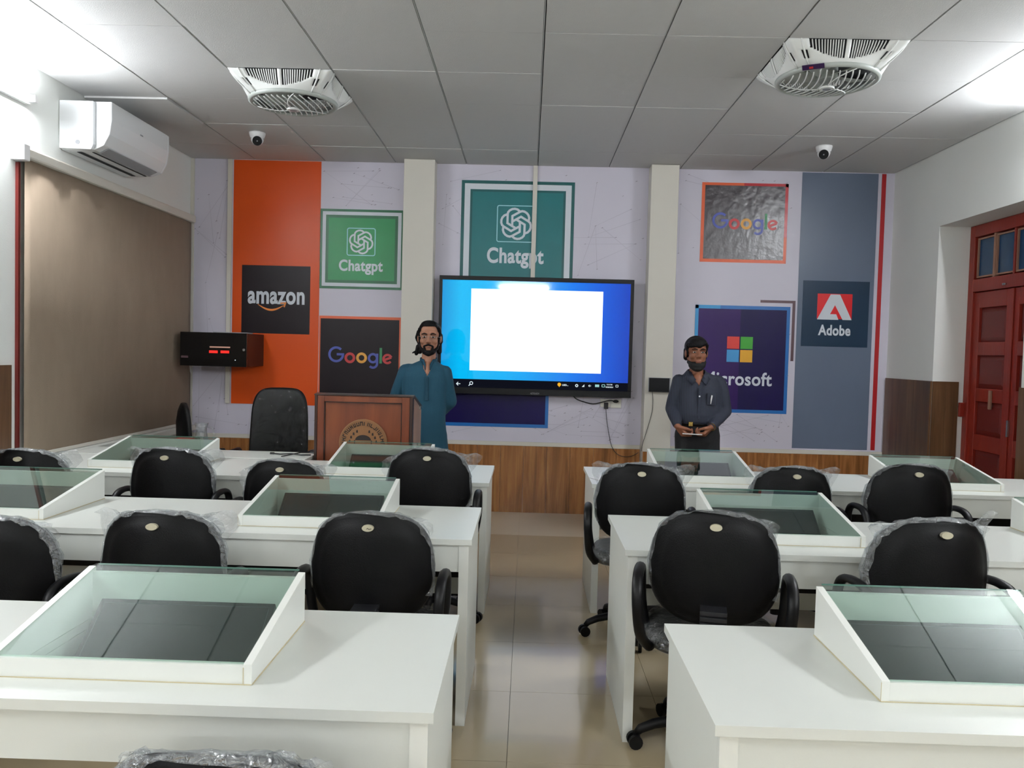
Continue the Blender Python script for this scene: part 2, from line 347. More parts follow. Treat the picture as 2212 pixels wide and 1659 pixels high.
# ================================================================== STRUCTURE
# ceiling: dark backing with separate tiles
T = 0.625; Y0 = 4.338
ceil = struct(MB((0, 0, ZC)).box(XL-.1, XR+.4, YB-.1, YF+.1, ZC+0.035, ZC+0.15).build('ceiling', m_groove))
tme = {}
for j in range(-14, 5):
    y0, y1 = Y0+j*T, min(Y0+(j+1)*T, YF)
    for i in range(-1, 9):
        x0, x1 = max(i*T, XL), min((i+1)*T, XR)
        if (i, j) in ((1, 1), (6, 0)): continue
        key = (round(x1-x0, 3), round(y1-y0, 3))
        if key not in tme:
            tme[key] = MB().box(0.006, x1-x0-0.006, 0.0025, y1-y0-0.0025, 0, 0.03).mesh('ceiling_tile', m_tileC)
        o = bpy.data.objects.new('ceiling_tile', tme[key]); COL.objects.link(o); o.parent = ceil
        o.location = (x0, y0, random.uniform(-.0015, .0015) - (0.012 if (i, j) == (-1, 2) else 0))
for i in range(0, 10):
    x = i*T if i < 9 else XR-0.01
    MB((0, 0, ZC)).box(x-0.004, x+0.001, YB, YF, ZC+0.004, ZC+0.034).build('ceiling_tee', m_tee, ceil)
# floor tiles
fl = struct(MB((0, 0, 0)).box(XL-.1, XR+.4, YB-.1, YF+.1, -0.1, -0.012).build('floor', m_grout))
fme = {}
ys = [6.45-0.6*k for k in range(0, 19)]; rows = [(6.45, YF)]+[(y-0.6, y) for y in ys]
for (y0, y1) in rows:
    y0 = max(y0, YB)
    if y1 <= YB: continue
    x = XL
    while x < XR+.26:
        x1 = min(x+0.6, XR+.27); key = (round(x1-x, 3), round(y1-y0, 3), y0 > 6.4)
        if key not in fme: fme[key] = MB().box(0.0008, x1-x-0.0008, 0.0008, y1-y0-0.0008, -0.012, 0).mesh('floor_tile', m_floor2 if y0 > 6.4 else m_floor)
        o = bpy.data.objects.new('floor_tile', fme[key]); COL.objects.link(o); o.parent = fl; o.location = (x, y0, 0)
        x = x1
# walls
wf = struct(MB((0, YF, 0)).box(XL-.1, XR+.1, YF, YF+.12, 0, ZC+.03).build('wall_front', m_paper))
struct(MB((XL, 0, 0)).box(XL-.12, XL, YB, YF, 0, ZC+.03).build('wall_left', m_wall))
struct(MB((0, YB, 0)).box(XL-.1, XR+.1, YB-.12, YB, 0, ZC+.03).build('wall_back', m_wall))
wr = MB((XR, 0, 0)); DY0, DY1, DZ = 5.38, 6.55, 2.495
wr.box(XR, XR+.33, YB, DY0, 0, ZC+.03); wr.box(XR, XR+.33, DY1, YF, 0, ZC+.03); wr.box(XR, XR+.33, DY0, DY1, DZ, ZC+.03)
struct(wr.build('wall_right', m_wall))
# printed network of lines and dots on the mural paper
rnd = random.Random(3)
ln, dt = MB((0, YF, 0)), MB((0, YF, 0))
def clear(x, z):
    return not ((-.2 < x < .6 and z > .9) or (1.28 < x < 1.62) or (3.46 < x < 3.76) or (4.8 < x))
zones = [(0.6, 1.3, 2.68, 3.05, 22), (1.62, 3.45, 2.2, 3.05, 46), (3.76, 4.8, 2.3, 3.05, 26), (-.55, -.2, 0.66, 3.0, 30), (-.55, 1.3, .66, .9, 14), (1.62, 3.45, .66, 1.04, 44), (3.78, 4.8, .66, .95, 26), (2.85, 3.45, .66, 2.9, 22), (4.5, 4.8, .7, 2.0, 8)]
for (xa, xb, za, zb, n) in zones:
    pts = [(rnd.uniform(xa, xb), rnd.uniform(za, zb)) for _ in range(n)]
    for k, (x, z) in enumerate(pts):
        if not clear(x, z): continue
        a = rnd.uniform(.005, .011); dt.prism([(x-a, z-.003), (x-.004, z-.004), (x+a, z+.001), (x+.005, z+.005)], 'y', YF-.0030, YF-.0004)
        if k % 2 == 0:
            q = min(pts, key=lambda p: abs(math.hypot(p[0]-x, p[1]-z)-.45))
            if clear(*q):
                d = Vector((q[0]-x, q[1]-z)); L = d.length or 1; nn = Vector((-d.y, d.x))/L*.0022
                yq = YF-.0004-.000012*(len(ln.v)//4); ln.add([(x+nn.x, yq, z+nn.y), (x-nn.x, yq, z-nn.y), (q[0]-nn.x*.4, yq, q[1]-nn.y*.4), (q[0]+nn.x*.4, yq, q[1]+nn.y*.4)], [(0, 1, 2, 3)])
stuff(ln.build('printed_lines', m_pline, wf)); stuff(dt.build('printed_dots', m_pdot, wf))
# cream pillars and conduits
def pillar(n, x0, x1, y):
    struct(MB(((x0+x1)/2, y, 0)).box(x0, x1, y, YF-.001, 0, ZC-.002).build('trim_%d' % n, m_cream, bevel=.004))
pillar(1, 1.345, 1.614, 7.22); pillar(2, 3.481, 3.719, 7.22)
# white strip between mural and dado
struct(MB((0, YF, .62)).box(XL, 1.34, YF-.016, YF-.001, .597, .632).box(1.62, 3.478, YF-.016, YF-.001, .597, .632).box(3.722, XR, YF-.016, YF-.001, .597, .632).build('trim_3', m_cream))
struct(MB((XL, YF, 0)).box(XL+.001, XL+.03, YF-.02, YF-.001, .64, ZC-.003).build('trim_4', m_cream))
# dado of laminate boards
def dado(name, segs, z1, m, bw=0.2):
    """segs: (axis, fixed coordinate, from, to, thickness sign)"""
    o0 = bpy.data.objects.new(name, None); 
    root = None
    for (ax, c, a, b, t) in segs:
        n = max(1, round((b-a)/bw)); s_ = (b-a)/n
        for k in range(n):
            p, q = a+k*s_+.0008, a+(k+1)*s_-.0008
            mb = MB(); lo, hi = min(c, c+t), max(c, c+t)
            if ax == 'x': mb.box(p, q, lo, hi, 0, z1)
            else: mb.box(lo, hi, p, q, 0, z1)
            if root is None:
                mbr = MB(); 
                if ax == 'x': mbr.box(a, b, lo+(.004 if t < 0 else 0), hi-(0 if t < 0 else .004), 0, z1-.002)
                else: mbr.box(lo+(.004 if t < 0 else 0), hi-(0 if t < 0 else .004), a, b, 0, z1-.002)
                root = struct(mbr.build(name, m))
            mb.build('board', m, root)
    return root
dado('baseboard_front', [('x', YF-.001, XL, 1.34, -.018), ('x', 7.219, 1.345, 1.614, -.015), ('x', YF-.001, 1.62, 3.478, -.018), ('x', 7.219, 3.481, 3.719, -.015), ('x', YF-.001, 3.722, XR, -.018)], .596, m_wood)
dado('baseboard_right', [('y', XR-.001, DY1, YF-.02, -.015), ('y', XR-.001, YB, DY0, -.015)], 1.29, m_woods, .25)
dado('baseboard_back', [('x', DY1-.001, XR, XR+.2, -.012)], 1.29, m_woods, .12)
dado('baseboard_left', [('y', XL+.001, YB, 4.80, .015), ('y', XL+.001, 7.31, YF-.03, .02)], 1.28, m_woods, .25)
# window recess edge and sill on the left wall
struct(MB((XL, 4.85, 0)).box(XL+.001, XL+.02, 4.852, 4.87, .72, 2.47).build('window_1', m_redd))
struct(MB((XL, 5, 0)).box(XL+.001, XL+.11, 4.9, 7.28, .67, .715).build('trim_5', m_lam, bevel=.003))

# door in the right wall
dr = struct(MB((5.9, 6, 0)).box(5.93, 5.97, DY0-.05, DY1+.05, 0, DZ+.02).build('door_1', m_redd))
DX = 5.9
def dbox(name, y0, y1, z0, z1, x0, x1, m, bevel=.004, parent=dr):
    o = MB((5.9, 6, 0)).box(x0, x1, y0, y1, z0, z1).build(name, m, parent, bevel=bevel); return o
dbox('door_frame', DY1-.07, DY1-.001, 0, DZ-.001, DX-.03, DX+.03, m_red)
dbox('door_frame', DY0+.001, DY0+.07, 0, DZ-.001, DX-.03, DX+.03, m_red)
dbox('door_frame', DY0+.07, DY1-.07, DZ-.09, DZ-.001, DX-.03, DX+.03, m_red)
dbox('door_frame', DY0+.07, DY1-.07, 1.985, 2.08, DX-.03, DX+.03, m_red)
yc0, yc1 = DY0+.07, DY1-.07
npn = 4; pw = (yc1-yc0)/npn
for k in range(npn):
    a, b = yc0+k*pw, yc0+(k+1)*pw
    dbox('transom_bar', a-.012, a+.012, 2.08, 2.405, DX-.02, DX+.02, m_red if k in (0, 2) else m_chip, .002)
    p = dbox('glass_pane', a+.014, b-.014, 2.095, 2.39, DX+.002, DX+.008, m_pane, 0)
    f = MB((5.9, 6, 0)); 
    for (ya, yb, za, zb) in ((a+.013, b-.013, 2.382, 2.394), (a+.013, b-.013, 2.092, 2.104), (a+.013, a+.024, 2.1, 2.385), (b-.024, b-.013, 2.1, 2.385)): f.box(DX-.012, DX+.001, ya, yb, za, zb)
    f.build('glazing_bead', m_chip, dr)
for side, (a, b) in enumerate(((yc0, (yc0+yc1)/2-.003), ((yc0+yc1)/2+.003, yc1))):
    lf = MB((5.9, 6, 0)); st = .075
    zs = [0.02, .16, .80, .88, 1.18, 1.25, 1.50, 1.61, 1.86, 1.98]
    lf.box(DX-.012, DX+.022, a, a+st, .01, 1.98); lf.box(DX-.012, DX+.022, b-st, b, .01, 1.98)
    for (z0, z1) in ((.01, .18), (.78, .90), (1.15, 1.25), (1.50, 1.60), (1.86, 1.98)): lf.box(DX-.012, DX+.022, a+st, b-st, z0, z1)
    leaf = lf.build('door_leaf', m_red, dr, bevel=.004)
    for (z0, z1) in ((.18, .78), (.90, 1.15), (1.25, 1.50), (1.60, 1.86)):
        y0, y1 = a+st, b-st; e = .035; MB_ = MB((5.9, 6, 0))
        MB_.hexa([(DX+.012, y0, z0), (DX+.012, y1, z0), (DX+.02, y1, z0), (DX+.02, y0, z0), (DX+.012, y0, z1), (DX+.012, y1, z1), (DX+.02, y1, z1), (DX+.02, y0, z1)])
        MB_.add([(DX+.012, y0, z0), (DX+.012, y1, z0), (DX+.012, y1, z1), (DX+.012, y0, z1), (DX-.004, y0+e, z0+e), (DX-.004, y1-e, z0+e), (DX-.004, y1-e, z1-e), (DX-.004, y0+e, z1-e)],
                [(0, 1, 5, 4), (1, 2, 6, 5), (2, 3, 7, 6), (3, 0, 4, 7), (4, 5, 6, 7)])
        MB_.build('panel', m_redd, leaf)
dbox('door_bolt', 6.17, 6.20, 1.10, 1.24, DX-.028, DX-.012, m_chip, .003)
dbox('door_bolt', 6.02, 6.06, 2.005, 2.02, DX-.045, DX-.03, m_chrome, .003)
dbox('door_bolt', 5.93, 5.95, .92, 1.04, DX-.03, DX-.012, m_chrome, .003)
dbox('cover_strip', (yc0+yc1)/2-.02, (yc0+yc1)/2+.02, .02, 1.98, DX-.022, DX-.012, m_red, .003)
struct(MB((5.8, 6.52, 1)).box(5.83, 5.87, 6.51, 6.535, 1.02, 1.13).build('trim_6', m_red, bevel=.004))

# ================================================================== PRINTS ON THE FRONT WALL
def text_mb(txt, x0, x1, zb, ztop, y, m, name, parent, origin, offset=0.0, depth=.0012, spacing=1.06):
    cu = bpy.data.curves.new('t', 'FONT'); cu.body = txt; cu.size = 1.0; cu.offset = offset; cu.space_character = spacing; cu.resolution_u = 8
    to = bpy.data.objects.new('t', cu); COL.objects.link(to)
    dg = bpy.context.evaluated_depsgraph_get(); dg.update()
    me = bpy.data.meshes.new_from_object(to.evaluated_get(dg)); bpy.data.objects.remove(to)
    xs = [v.co.x for v in me.vertices]; yy = [v.co.y for v in me.vertices]; a, b, t = min(xs), max(xs), max(yy)
    sx, sz = (x1-x0)/(b-a), (ztop-zb)/t
    for v in me.vertices: v.co = Vector((x0+(v.co.x-a)*sx, y, zb+v.co.y*sz))-Vector(origin)
    bm = bmesh.new(); bm.from_mesh(me)
    r = bmesh.ops.extrude_face_region(bm, geom=bm.faces[:]); 
    for e in r['geom']:
        if isinstance(e, bmesh.types.BMVert): e.co.y += depth
    bmesh.ops.recalc_face_normals(bm, faces=bm.faces); bm.to_mesh(me); bm.free()
    me.materials.clear(); me.materials.append(m); me.polygons.foreach_set('use_smooth', [False]*len(me.polygons))
    o = bpy.data.objects.new(name, me); COL.objects.link(o); o.parent = parent; return o
PY = YF-.0012
def sheet(name, label, x0, x1, z0, z1, m, lay=0):
    c = ((x0+x1)/2, YF, z0); t = thing(name, label, 'poster', c)
    MB(c).box(x0, x1, YF-.003-.002*lay, YF-.0008-.0023*lay, z0, z1).build('print', m, t); return t, c, YF-.003-.002*lay
def inset(t, c, y, x0, x1, z0, z1, m, name='field', k=1):
    return MB(c).box(x0, x1, y-.0006*k, y-.0001, z0, z1).build(name, m, t)
# orange strip
t, c, y = sheet('orange_panel', 'tall bright orange panel printed on the front wall', -.195, .585, .905, 3.073, m_orange)
# slate strip, red stripe
t, c, y = sheet('slate_panel', 'tall slate blue strip at the right end of the front wall', 4.825, 5.487, .645, 3.073, m_slate)
t, c, y = sheet('red_stripe', 'thin vertical red stripe right of the slate blue strip', 5.518, 5.555, .645, 3.073, m_redv)
# charcoal square, white lettering, smile
t, c, y = sheet('lettered_panel', 'charcoal square with white lettering over an orange curved arrow', -.11, .503, 1.54, 2.145, m_char, 1)
text_mb('amazon', -.055, .455, 1.81, 1.916, y-.001, m_ltp, 'lettering', t, c, offset=.03)
sm = MB(c); pts = []
for k in range(17):
    u = k/16; x = .035+.235*u; z = 1.803-.052*math.sin(PI*u*.93+.06)
    pts.append((x, z, .004+.014*math.sin(PI*u)**.8))
sm.add([(p[0], y-.0012, p[1]+p[2]*.5) for p in pts]+[(p[0], y-.0012, p[1]-p[2]*.5) for p in pts], [(i, i+1, 18+i, 17+i) for i in range(16)])
sm.ribbon([(.238, 1.812), (.284, 1.815), (.272, 1.778)], .013, y-.0014, y-.0003)
sm.build('curved_arrow', m_smile, t)
# knot emblem
def knot(cx, cz, R, w_, y, m, parent, org):
    A, B, Cc = (-.26, -.15), (-.26, .53), (.27, .83); rp = (.85, .18)
    arc = [Cc, (.40, .87), (.56, .84), (.72, .74), (.83, .60), (.885, .42), rp]
    mb = MB(org)
    for k in range(6):
        a = k*PI/3; ca, sa = math.cos(a), math.sin(a)
        P = [(cx+R*(x*ca-z*sa), cz+R*(x*sa+z*ca)) for x, z in [A, B]+arc]
        mb.ribbon(P, w_, y-.001-.0001*k, y-.0002)
    return mb.build('knot_emblem', m, parent)
def rounded(x0, x1, z0, z1, r, n=4):
    o = []
    for (cx_, cz_, a0) in ((x1-r, z1-r, 0), (x0+r, z1-r, 90), (x0+r, z0+r, 180), (x1-r, z0+r, 270)):
        for k in range(n+1): a = math.radians(a0+90*k/n); o.append((cx_+r*math.cos(a), cz_+r*math.sin(a)))
    return o
def green_poster(label, x0, x1, z0, z1, mf, md, sq, txt, km, bl=(.022, .03, .025), zc=None):
    t, c, y = sheet('knot_poster', label, x0, x1, z0, z1, md)
    b1, b2, b3 = bl
    inset(t, c, y, x0+b1, x1-b1, z0+b1, z1-b1, m_ltp, 'white_border', 1)
    inset(t, c, y, x0+b1+b2, x1-b1-b2, z0+b1+b2, z1-b1-b2, md, 'dark_border', 2)
    inset(t, c, y, x0+b1+b2+b3, x1-b1-b2-b3, z0+b1+b2+b3, z1-b1-b2-b3, mf, 'field', 3)
    y -= .002
    MB(c).ribbon(rounded(*sq, .016), .0085, y-.001, y, closed=True).build('emblem_frame', m_lcy, t)
    cx_, cz_ = (sq[0]+sq[1])/2, (sq[2]+sq[3])/2
    knot(cx_, cz_, km, km*.15, y, m_ltp, t, c)
    text_mb('Chatgpt', txt[0], txt[1], txt[2], txt[3], y-.001, m_ltp, 'lettering', t, c, offset=.03)
green_poster('smaller bright green poster with white knot emblem, left of the cream pillar', .583, 1.33, 1.955, 2.66, m_gr1, m_gr1d, (.828, 1.076, 2.254, 2.493), (.757, 1.149, 2.118, 2.215), .1)
green_poster('larger teal poster with white knot emblem, partly behind the big screen', 1.835, 2.835, 1.93, 2.94, m_gr2, m_gr2d, (2.157, 2.49, 2.406, 2.723), (2.073, 2.576, 2.222, 2.355), .13, bl=(.028, .05, .02))
# coloured lettering drawn with strokes
def arc(cx_, cz_, r, a0, a1, n=18): return [(cx_+r*math.cos(math.radians(a0+(a1-a0)*k/n)), cz_+r*math.sin(math.radians(a0+(a1-a0)*k/n))) for k in range(n+1)]
def goog(t, c, y, x0, zb, s, cols=None):
    def P(px, pz): return (x0+(px-228)*s, zb+(765-(pz-(px-228)*.022))*s)
    def L(name, strokes, m, w_):
        mb = MB(c)
        for k, (pts, cl) in enumerate(strokes): mb.ribbon(pts, w_*s, y-.0012-.0001*k, y-.0002, closed=cl)
        return mb.build(name, m, t)
    g = P(440, 540); R = 182*s
    L('letter_g', [(arc(g[0], g[1], R, 46, 358, 26), False), ([(g[0]+15*s, g[1]+3*s), (g[0]+(182+30)*s, g[1]+3*s)], False)], m_gb, 62)
    for px, m in ((808, m_grd), (1120, m_gy)):
        o = P(px, 632); L('letter_o', [(arc(o[0], o[1], 110*s, 0, 345, 23), True)], m, 68)
    o = P(1425, 640); L('letter_g', [(arc(o[0], o[1], 108*s, 0, 345, 23), True), ([(o[0]+112*s, o[1]+125*s), (o[0]+112*s, o[1]-140*s)]+arc(o[0]+4*s, o[1]-145*s, 108*s, -5, -140, 12), False)], m_gb, 60)
    a, b = P(1632, 365), P(1632, 780); L('letter_l', [([a, b], False)], m_gg, 66)
    o = P(1815, 660); L('letter_e', [(arc(o[0], o[1], 108*s, 22, 322, 20), False), ([(o[0]-85*s, o[1]-30*s), (o[0]+100*s, o[1]+42*s)], False)], m_grd, 62)
t, c, y = sheet('coloured_letter_poster', 'dark poster with coloured lettering, left of the pillar above the lectern', .59, 1.335, .95, 1.712, m_or2)
inset(t, c, y, .602, 1.307, .955, 1.688, m_char, 'field'); goog(t, c, y-.001, .676, 1.293, .000335)
t, c, y = sheet('glossy_letter_poster', 'glossy dark poster with coloured lettering high right of the pillars', 3.952, 4.708, 2.272, 2.968, m_or2)
inset(t, c, y, 4.32, 4.708, 2.94, 2.968, m_rd2, 'red_border'); inset(t, c, y, 4.683, 4.708, 2.5, 2.968, m_rd2, 'red_border')
inset(t, c, y, 3.98, 4.682, 2.30, 2.944, m_gloss, 'field', 2); goog(t, c, y-.0016, 4.05, 2.56, .000335)
# four squares poster
t, c, y = sheet('four_squares_poster', 'purple poster with four coloured squares behind the standing man in dark shirt', 3.93, 4.765, .945, 1.893, m_blue)
inset(t, c, y, 3.93, 4.15, 1.862, 1.893, m_blue2, 'light_border'); inset(t, c, y, 3.93, 3.958, 1.5, 1.893, m_blue2, 'light_border')
inset(t, c, y, 3.96, 4.735, .975, 1.862, m_purp2, 'field', 2); inset(t, c, y, 3.96, 4.33, .975, 1.862, m_purp, 'left_field', 3)
for (xa, za, m) in ((4.219, 1.512, m_msr), (4.337, 1.512, m_msg), (4.219, 1.395, m_msb), (4.337, 1.395, m_msy)): inset(t, c, y-.002, xa, xa+.108, za, za+.108, m, 'square')
text_mb('Microsoft', 4.02, 4.625, 1.192, 1.308, y-.003, m_ltp, 'lettering', t, c, offset=.022)
# corner line
t = thing('corner_line', 'thin brown right-angled line printed above the four squares poster', 'poster', (4.65, YF, 1.4))
MB((4.65, YF, 1.4)).box(4.50, 4.808, YF-.0025, YF-.0008, 1.925, 1.948).box(4.783, 4.808, YF-.0025, YF-.0008, 1.416, 1.925).build('print', m_brn, t)
# lower navy poster (behind the screen)
t, c, y = sheet('navy_poster', 'navy poster with blue border showing below the big screen', 1.66, 2.655, .76, 1.8, m_blue)
inset(t, c, y, 1.69, 2.627, .79, 1.77, m_navy, 'field')
# slate poster with A shape
t, c, y = sheet('angular_letter_poster', 'dark slate square with red and white angular letter on slate strip', 4.868, 5.45, 1.552, 2.13, m_adb, 1)
inset(t, c, y, 4.998, 5.303, 1.797, 2.018, m_adr, 'red_block')
ax0, ax1, az0, az1 = 5.0, 5.303, 1.79, 2.012; W_ = ax1-ax0; H_ = az1-az0
A = [(0, 0), (.37, 1), (.64, 1), (1, 0), (.74, 0), (.505, .58), (.37, .22), (.55, .22), (.62, 0)]
am = MB(c)
def q(*idx): am.prism([(ax0+A[i][0]*W_, az0+A[i][1]*H_) for i in idx], 'y', y-.0016, y-.0007)
q(0, 1, 5, 6); q(1, 2, 5); q(2, 3, 4, 5); q(0, 6, 7, 8)
am.build('angular_letter', m_ltp, t)
text_mb('Adobe', 5.014, 5.297, 1.655, 1.745, y-.001, m_ltp, 'lettering', t, c, offset=.03)
# conduits
tag(MB((2.484, YF, 2.1)).box(2.464, 2.503, YF-.022, YF-.006, 2.0, ZC-.002).build('wall_conduit', m_cream, bevel=.003), 'cream cable trunking running down from ceiling to the big screen', 'conduit')
tag(MB((-.225, YF, .9)).box(-.245, -.205, YF-.02, YF-.004, .905, ZC-.002).build('wall_conduit', m_cream, bevel=.003), 'cream cable trunking along the left edge of orange panel', 'conduit')

# ================================================================== BIG SCREEN
SX0, SX1, SZ0, SZ1, SYF = 1.668, 3.372, 1.055, 2.088, 7.28
tv = thing('interactive_display', 'large black wall-mounted touch display showing a white window on blue', 'display', (2.52, 7.33, 1.06))
c = (2.52, 7.33, 1.06)
MB(c).box(SX0+.02, SX1-.02, SYF+.03, YF-.012, SZ0+.03, SZ1-.03).build('back_case', m_blackp, tv)
fr = MB(c); by = (SYF, SYF+.032)
fr.box(SX0, SX1, *by, SZ1-.037, SZ1); fr.box(SX0, SX1, *by, SZ0, 1.112); fr.box(SX0, SX0+.028, *by, 1.112, SZ1-.037); fr.box(SX1-.03, SX1, *by, 1.112, SZ1-.037)
bez = fr.build('bezel', m_bez, tv, bevel=.003)
MB(c).box(SX0+.028, SX1-.03, SYF+.006, SYF+.03, 1.112, 1.185).build('task_bar', m_task, tv)
scr = MB(c).box(SX0+.028, SX1-.03, SYF+.006, SYF+.03, 1.185, SZ1-.037).build('screen', m_desk, tv)
MB(c).box(1.95, 3.103, SYF+.002, SYF+.005, 1.262, 1.978).build('white_window', m_scrw, scr)
yy = SYF+.004
ar = MB(c).ribbon([(1.838, 1.141), (1.872, 1.141)], .006, yy-.001, yy+.001).ribbon([(1.853, 1.156), (1.838, 1.141), (1.853, 1.126)], .006, yy-.001, yy+.001); ar.build('back_arrow_icon', m_icon, scr)
MB(c).ribbon(arc(1.968, 1.149, .013, 0, 345, 16), .006, yy-.001, yy+.001, closed=True).ribbon([(1.958, 1.139), (1.946, 1.126)], .007, yy-.0012, yy+.001).build('magnifier_icon', m_icon, scr)
MB(c).prism(arc(2.742, 1.158, .016, 0, 340, 12), 'y', yy-.001, yy+.001).prism([(2.735, 1.146), (2.75, 1.146), (2.742, 1.134)], 'y', yy-.001, yy+.001).build('coin_icon', m_icony, scr)
text_mb('USD...', 2.768, 2.822, 1.147, 1.162, yy-.001, m_icon, 'status_text', scr, c, offset=.03)
MB(c).ribbon(arc(2.895, 1.152, .010, 0, 340, 12), .007, yy-.001, yy+.001, closed=True).build('status_icon', m_icon, scr)
MB(c).prism([(2.94, 1.142), (2.962, 1.142), (2.962, 1.164)], 'y', yy-.001, yy+.001).build('signal_icon', m_icon, scr)
MB(c).prism([(2.996, 1.153), (3.008, 1.164), (3.008, 1.142)], 'y', yy-.001, yy+.001).ribbon([(3.014, 1.146), (3.019, 1.153), (3.014, 1.160)], .003, yy-.001, yy+.001).build('speaker_icon', m_icon, scr)
MB(c).box(3.056, 3.092, yy-.001, yy+.001, 1.144, 1.166).build('keyboard_icon', m_iconc, scr)
MB(c).ribbon(rounded(3.116, 3.141, 1.146, 1.166, .003, 2), .005, yy-.001, yy+.001, closed=True).build('panel_icon', m_iconc, scr)
text_mb('9:10 PM', 3.158, 3.206, 1.162, 1.174, yy-.001, m_icon, 'clock_text', scr, c, offset=.02)
text_mb('8/28/2024', 3.150, 3.214, 1.140, 1.152, yy-.001, m_icon, 'date_text', scr, c, offset=.02)
MB(c).ribbon(rounded(3.238, 3.258, 1.148, 1.166, .002, 2), .0035, yy-.001, yy+.001, closed=True).build('notice_icon', m_icon, scr)
text_mb('AZTOUCH', 2.49, 2.566, 1.066, 1.080, SYF-.001, m_acg, 'maker_lettering', bez, c, offset=.0)

# ================================================================== LIGHTS (tube battens)
def tube_light(x, y0, y1, z, side, label, m, along='y', group=None):
    t = thing('tube_light', label, 'light', (x, y0, z), group=group); c = (x, y0, z)
    if along == 'y':
        MB(c).box(min(x, x+side*.03), max(x, x+side*.03), y0, y1, z-.03, z+.03).build('batten', m_white, t)
        MB(c).cyl((x+side*.055, y0+.03, z), .014, y1-y0-.06, 'y', 14).build('glowing_tube', m, t, smooth=True)
        for yv in (y0, y1-.03): MB(c).box(min(x+side*.031, x+side*.075), max(x+side*.031, x+side*.075), yv, yv+.028, z-.02, z+.02).build('lamp_holder', m_white, t)
    else:
        MB(c).box(x, x+(y1-y0), YB+.001, YB+.031, z-.03, z+.03).build('batten', m_white, t)
        MB(c).cyl((x+.03, YB+.055, z), .014, y1-y0-.06, 'x', 14).build('glowing_tube', m, t, smooth=True)
tube_light(XL+.001, 3.75, 4.95, 2.86, 1, 'glowing tube light high on left wall before the air conditioner', m_tube)
tube_light(XR-.001, 4.05, 5.2, 2.90, -1, 'glowing tube light high on right wall near the door recess', m_tube)
tube_light(XL+.001, 0.3, 1.5, 2.35, 1, 'added unseen tube light on left wall beside the nearest desks', m_tubeR)  # side tubes from here on are unseen, added to brighten the room
tube_light(XR-.001, 0.3, 1.5, 2.35, -1, 'added unseen tube light on right wall beside the nearest desks', m_tubeR)
tube_light(XL+.001, -2.9, -1.7, 2.35, 1, 'added unseen tube light on left wall at the rear of room', m_tubeR)
tube_light(XR-.001, -2.9, -1.7, 2.35, -1, 'added unseen tube light on right wall at the rear of room', m_tubeR)
tube_light(1.75, 0, 1.15, 2.9, 1, 'tube light on the rear wall mirrored in the display', m_tubeR, 'x')

# ================================================================== AIR CONDITIONER
ac = thing('air_conditioner', 'white split air conditioner high on the left wall above the blind', 'air conditioner', (XL, 5.3, 2.65)); c = (XL, 5.3, 2.65)
prof = [(XL+.002, 2.655), (-.36, 2.66), (-.30, 2.69), (-.262, 2.76), (-.248, 2.85), (-.25, 2.968), (XL+.002, 2.968)]
MB(c).prism(prof, 'y', 5.33, 6.16).build('body', m_acw, ac, bevel=.006)
MB(c).prism([(XL+.003, 2.66), (-.365, 2.655), (-.350, 2.69), (-.352, 2.962), (XL+.003, 2.964)], 'y', 5.296, 5.329).build('end_cap', m_acw, ac, bevel=.006)
MB(c).prism([(XL+.003, 2.66), (-.36, 2.665), (-.30, 2.69), (-.262, 2.76), (-.248, 2.85), (-.25, 2.966), (XL+.003, 2.966)], 'y', 6.161, 6.185).build('end_cap', m_acw, ac, bevel=.006)
MB(c).prism([(-.362, 2.657), (-.303, 2.686), (-.300, 2.682), (-.360, 2.652)], 'y', 5.4, 6.1).build('air_flap', m_acg, ac)
MB(c).box(-.50, -.47, 5.38, 6.12, 2.6535, 2.6555).box(-.40, -.388, 5.38, 6.12, 2.6535, 2.6555).build('outlet_slot', m_dark, ac)
MB(c).box(-.251, -.246, 5.72, 5.76, 2.853, 2.862).build('badge', m_acg, ac)
MB(c).cyl((-.45, 5.293, 2.70), .014, .004, 'y', 16).build('badge', m_acg, ac)
# ================================================================== ROLLER BLIND
rb = thing('roller_blind', 'large taupe roller blind covering the left wall window', 'blind', (XL, 4.9, .72)); c = (XL, 4.9, .72)
g = MB(c); n = 40
vs = []
for k in range(n+1):
    yv = 4.875+(7.30-4.875)*k/n; xx = -.532+.003*math.sin(k*.9)
    vs += [(xx, yv, .72), (xx, yv, 2.50)]
g.add(vs, [(2*k, 2*k+1, 2*k+3, 2*k+2) for k in range(n)]); o = g.build('fabric', m_blind, rb, smooth=True)
sd = o.modifiers.new('solid', 'SOLIDIFY'); sd.thickness = .0015
MB(c).box(XL+.002, -.50, 4.86, 7.32, 2.495, 2.56).build('pelmet', m_cream, rb, bevel=.012)
MB(c).box(XL+.002, -.49, 4.80, 4.86, 2.475, 2.57).build('end_bracket', m_white, rb, bevel=.004)
MB(c).box(-.545, -.525, 4.88, 7.29, .718, .74).build('bottom_bar', m_cream, rb)
MB(c).tube([(-.50, 7.24+.05*math.sin(k/12*PI*2)*.5, 1.3-.13*math.cos(k/12*PI*2)) for k in range(12)], .003, 6, closed=True).build('pull_cord', m_white, rb, smooth=True)

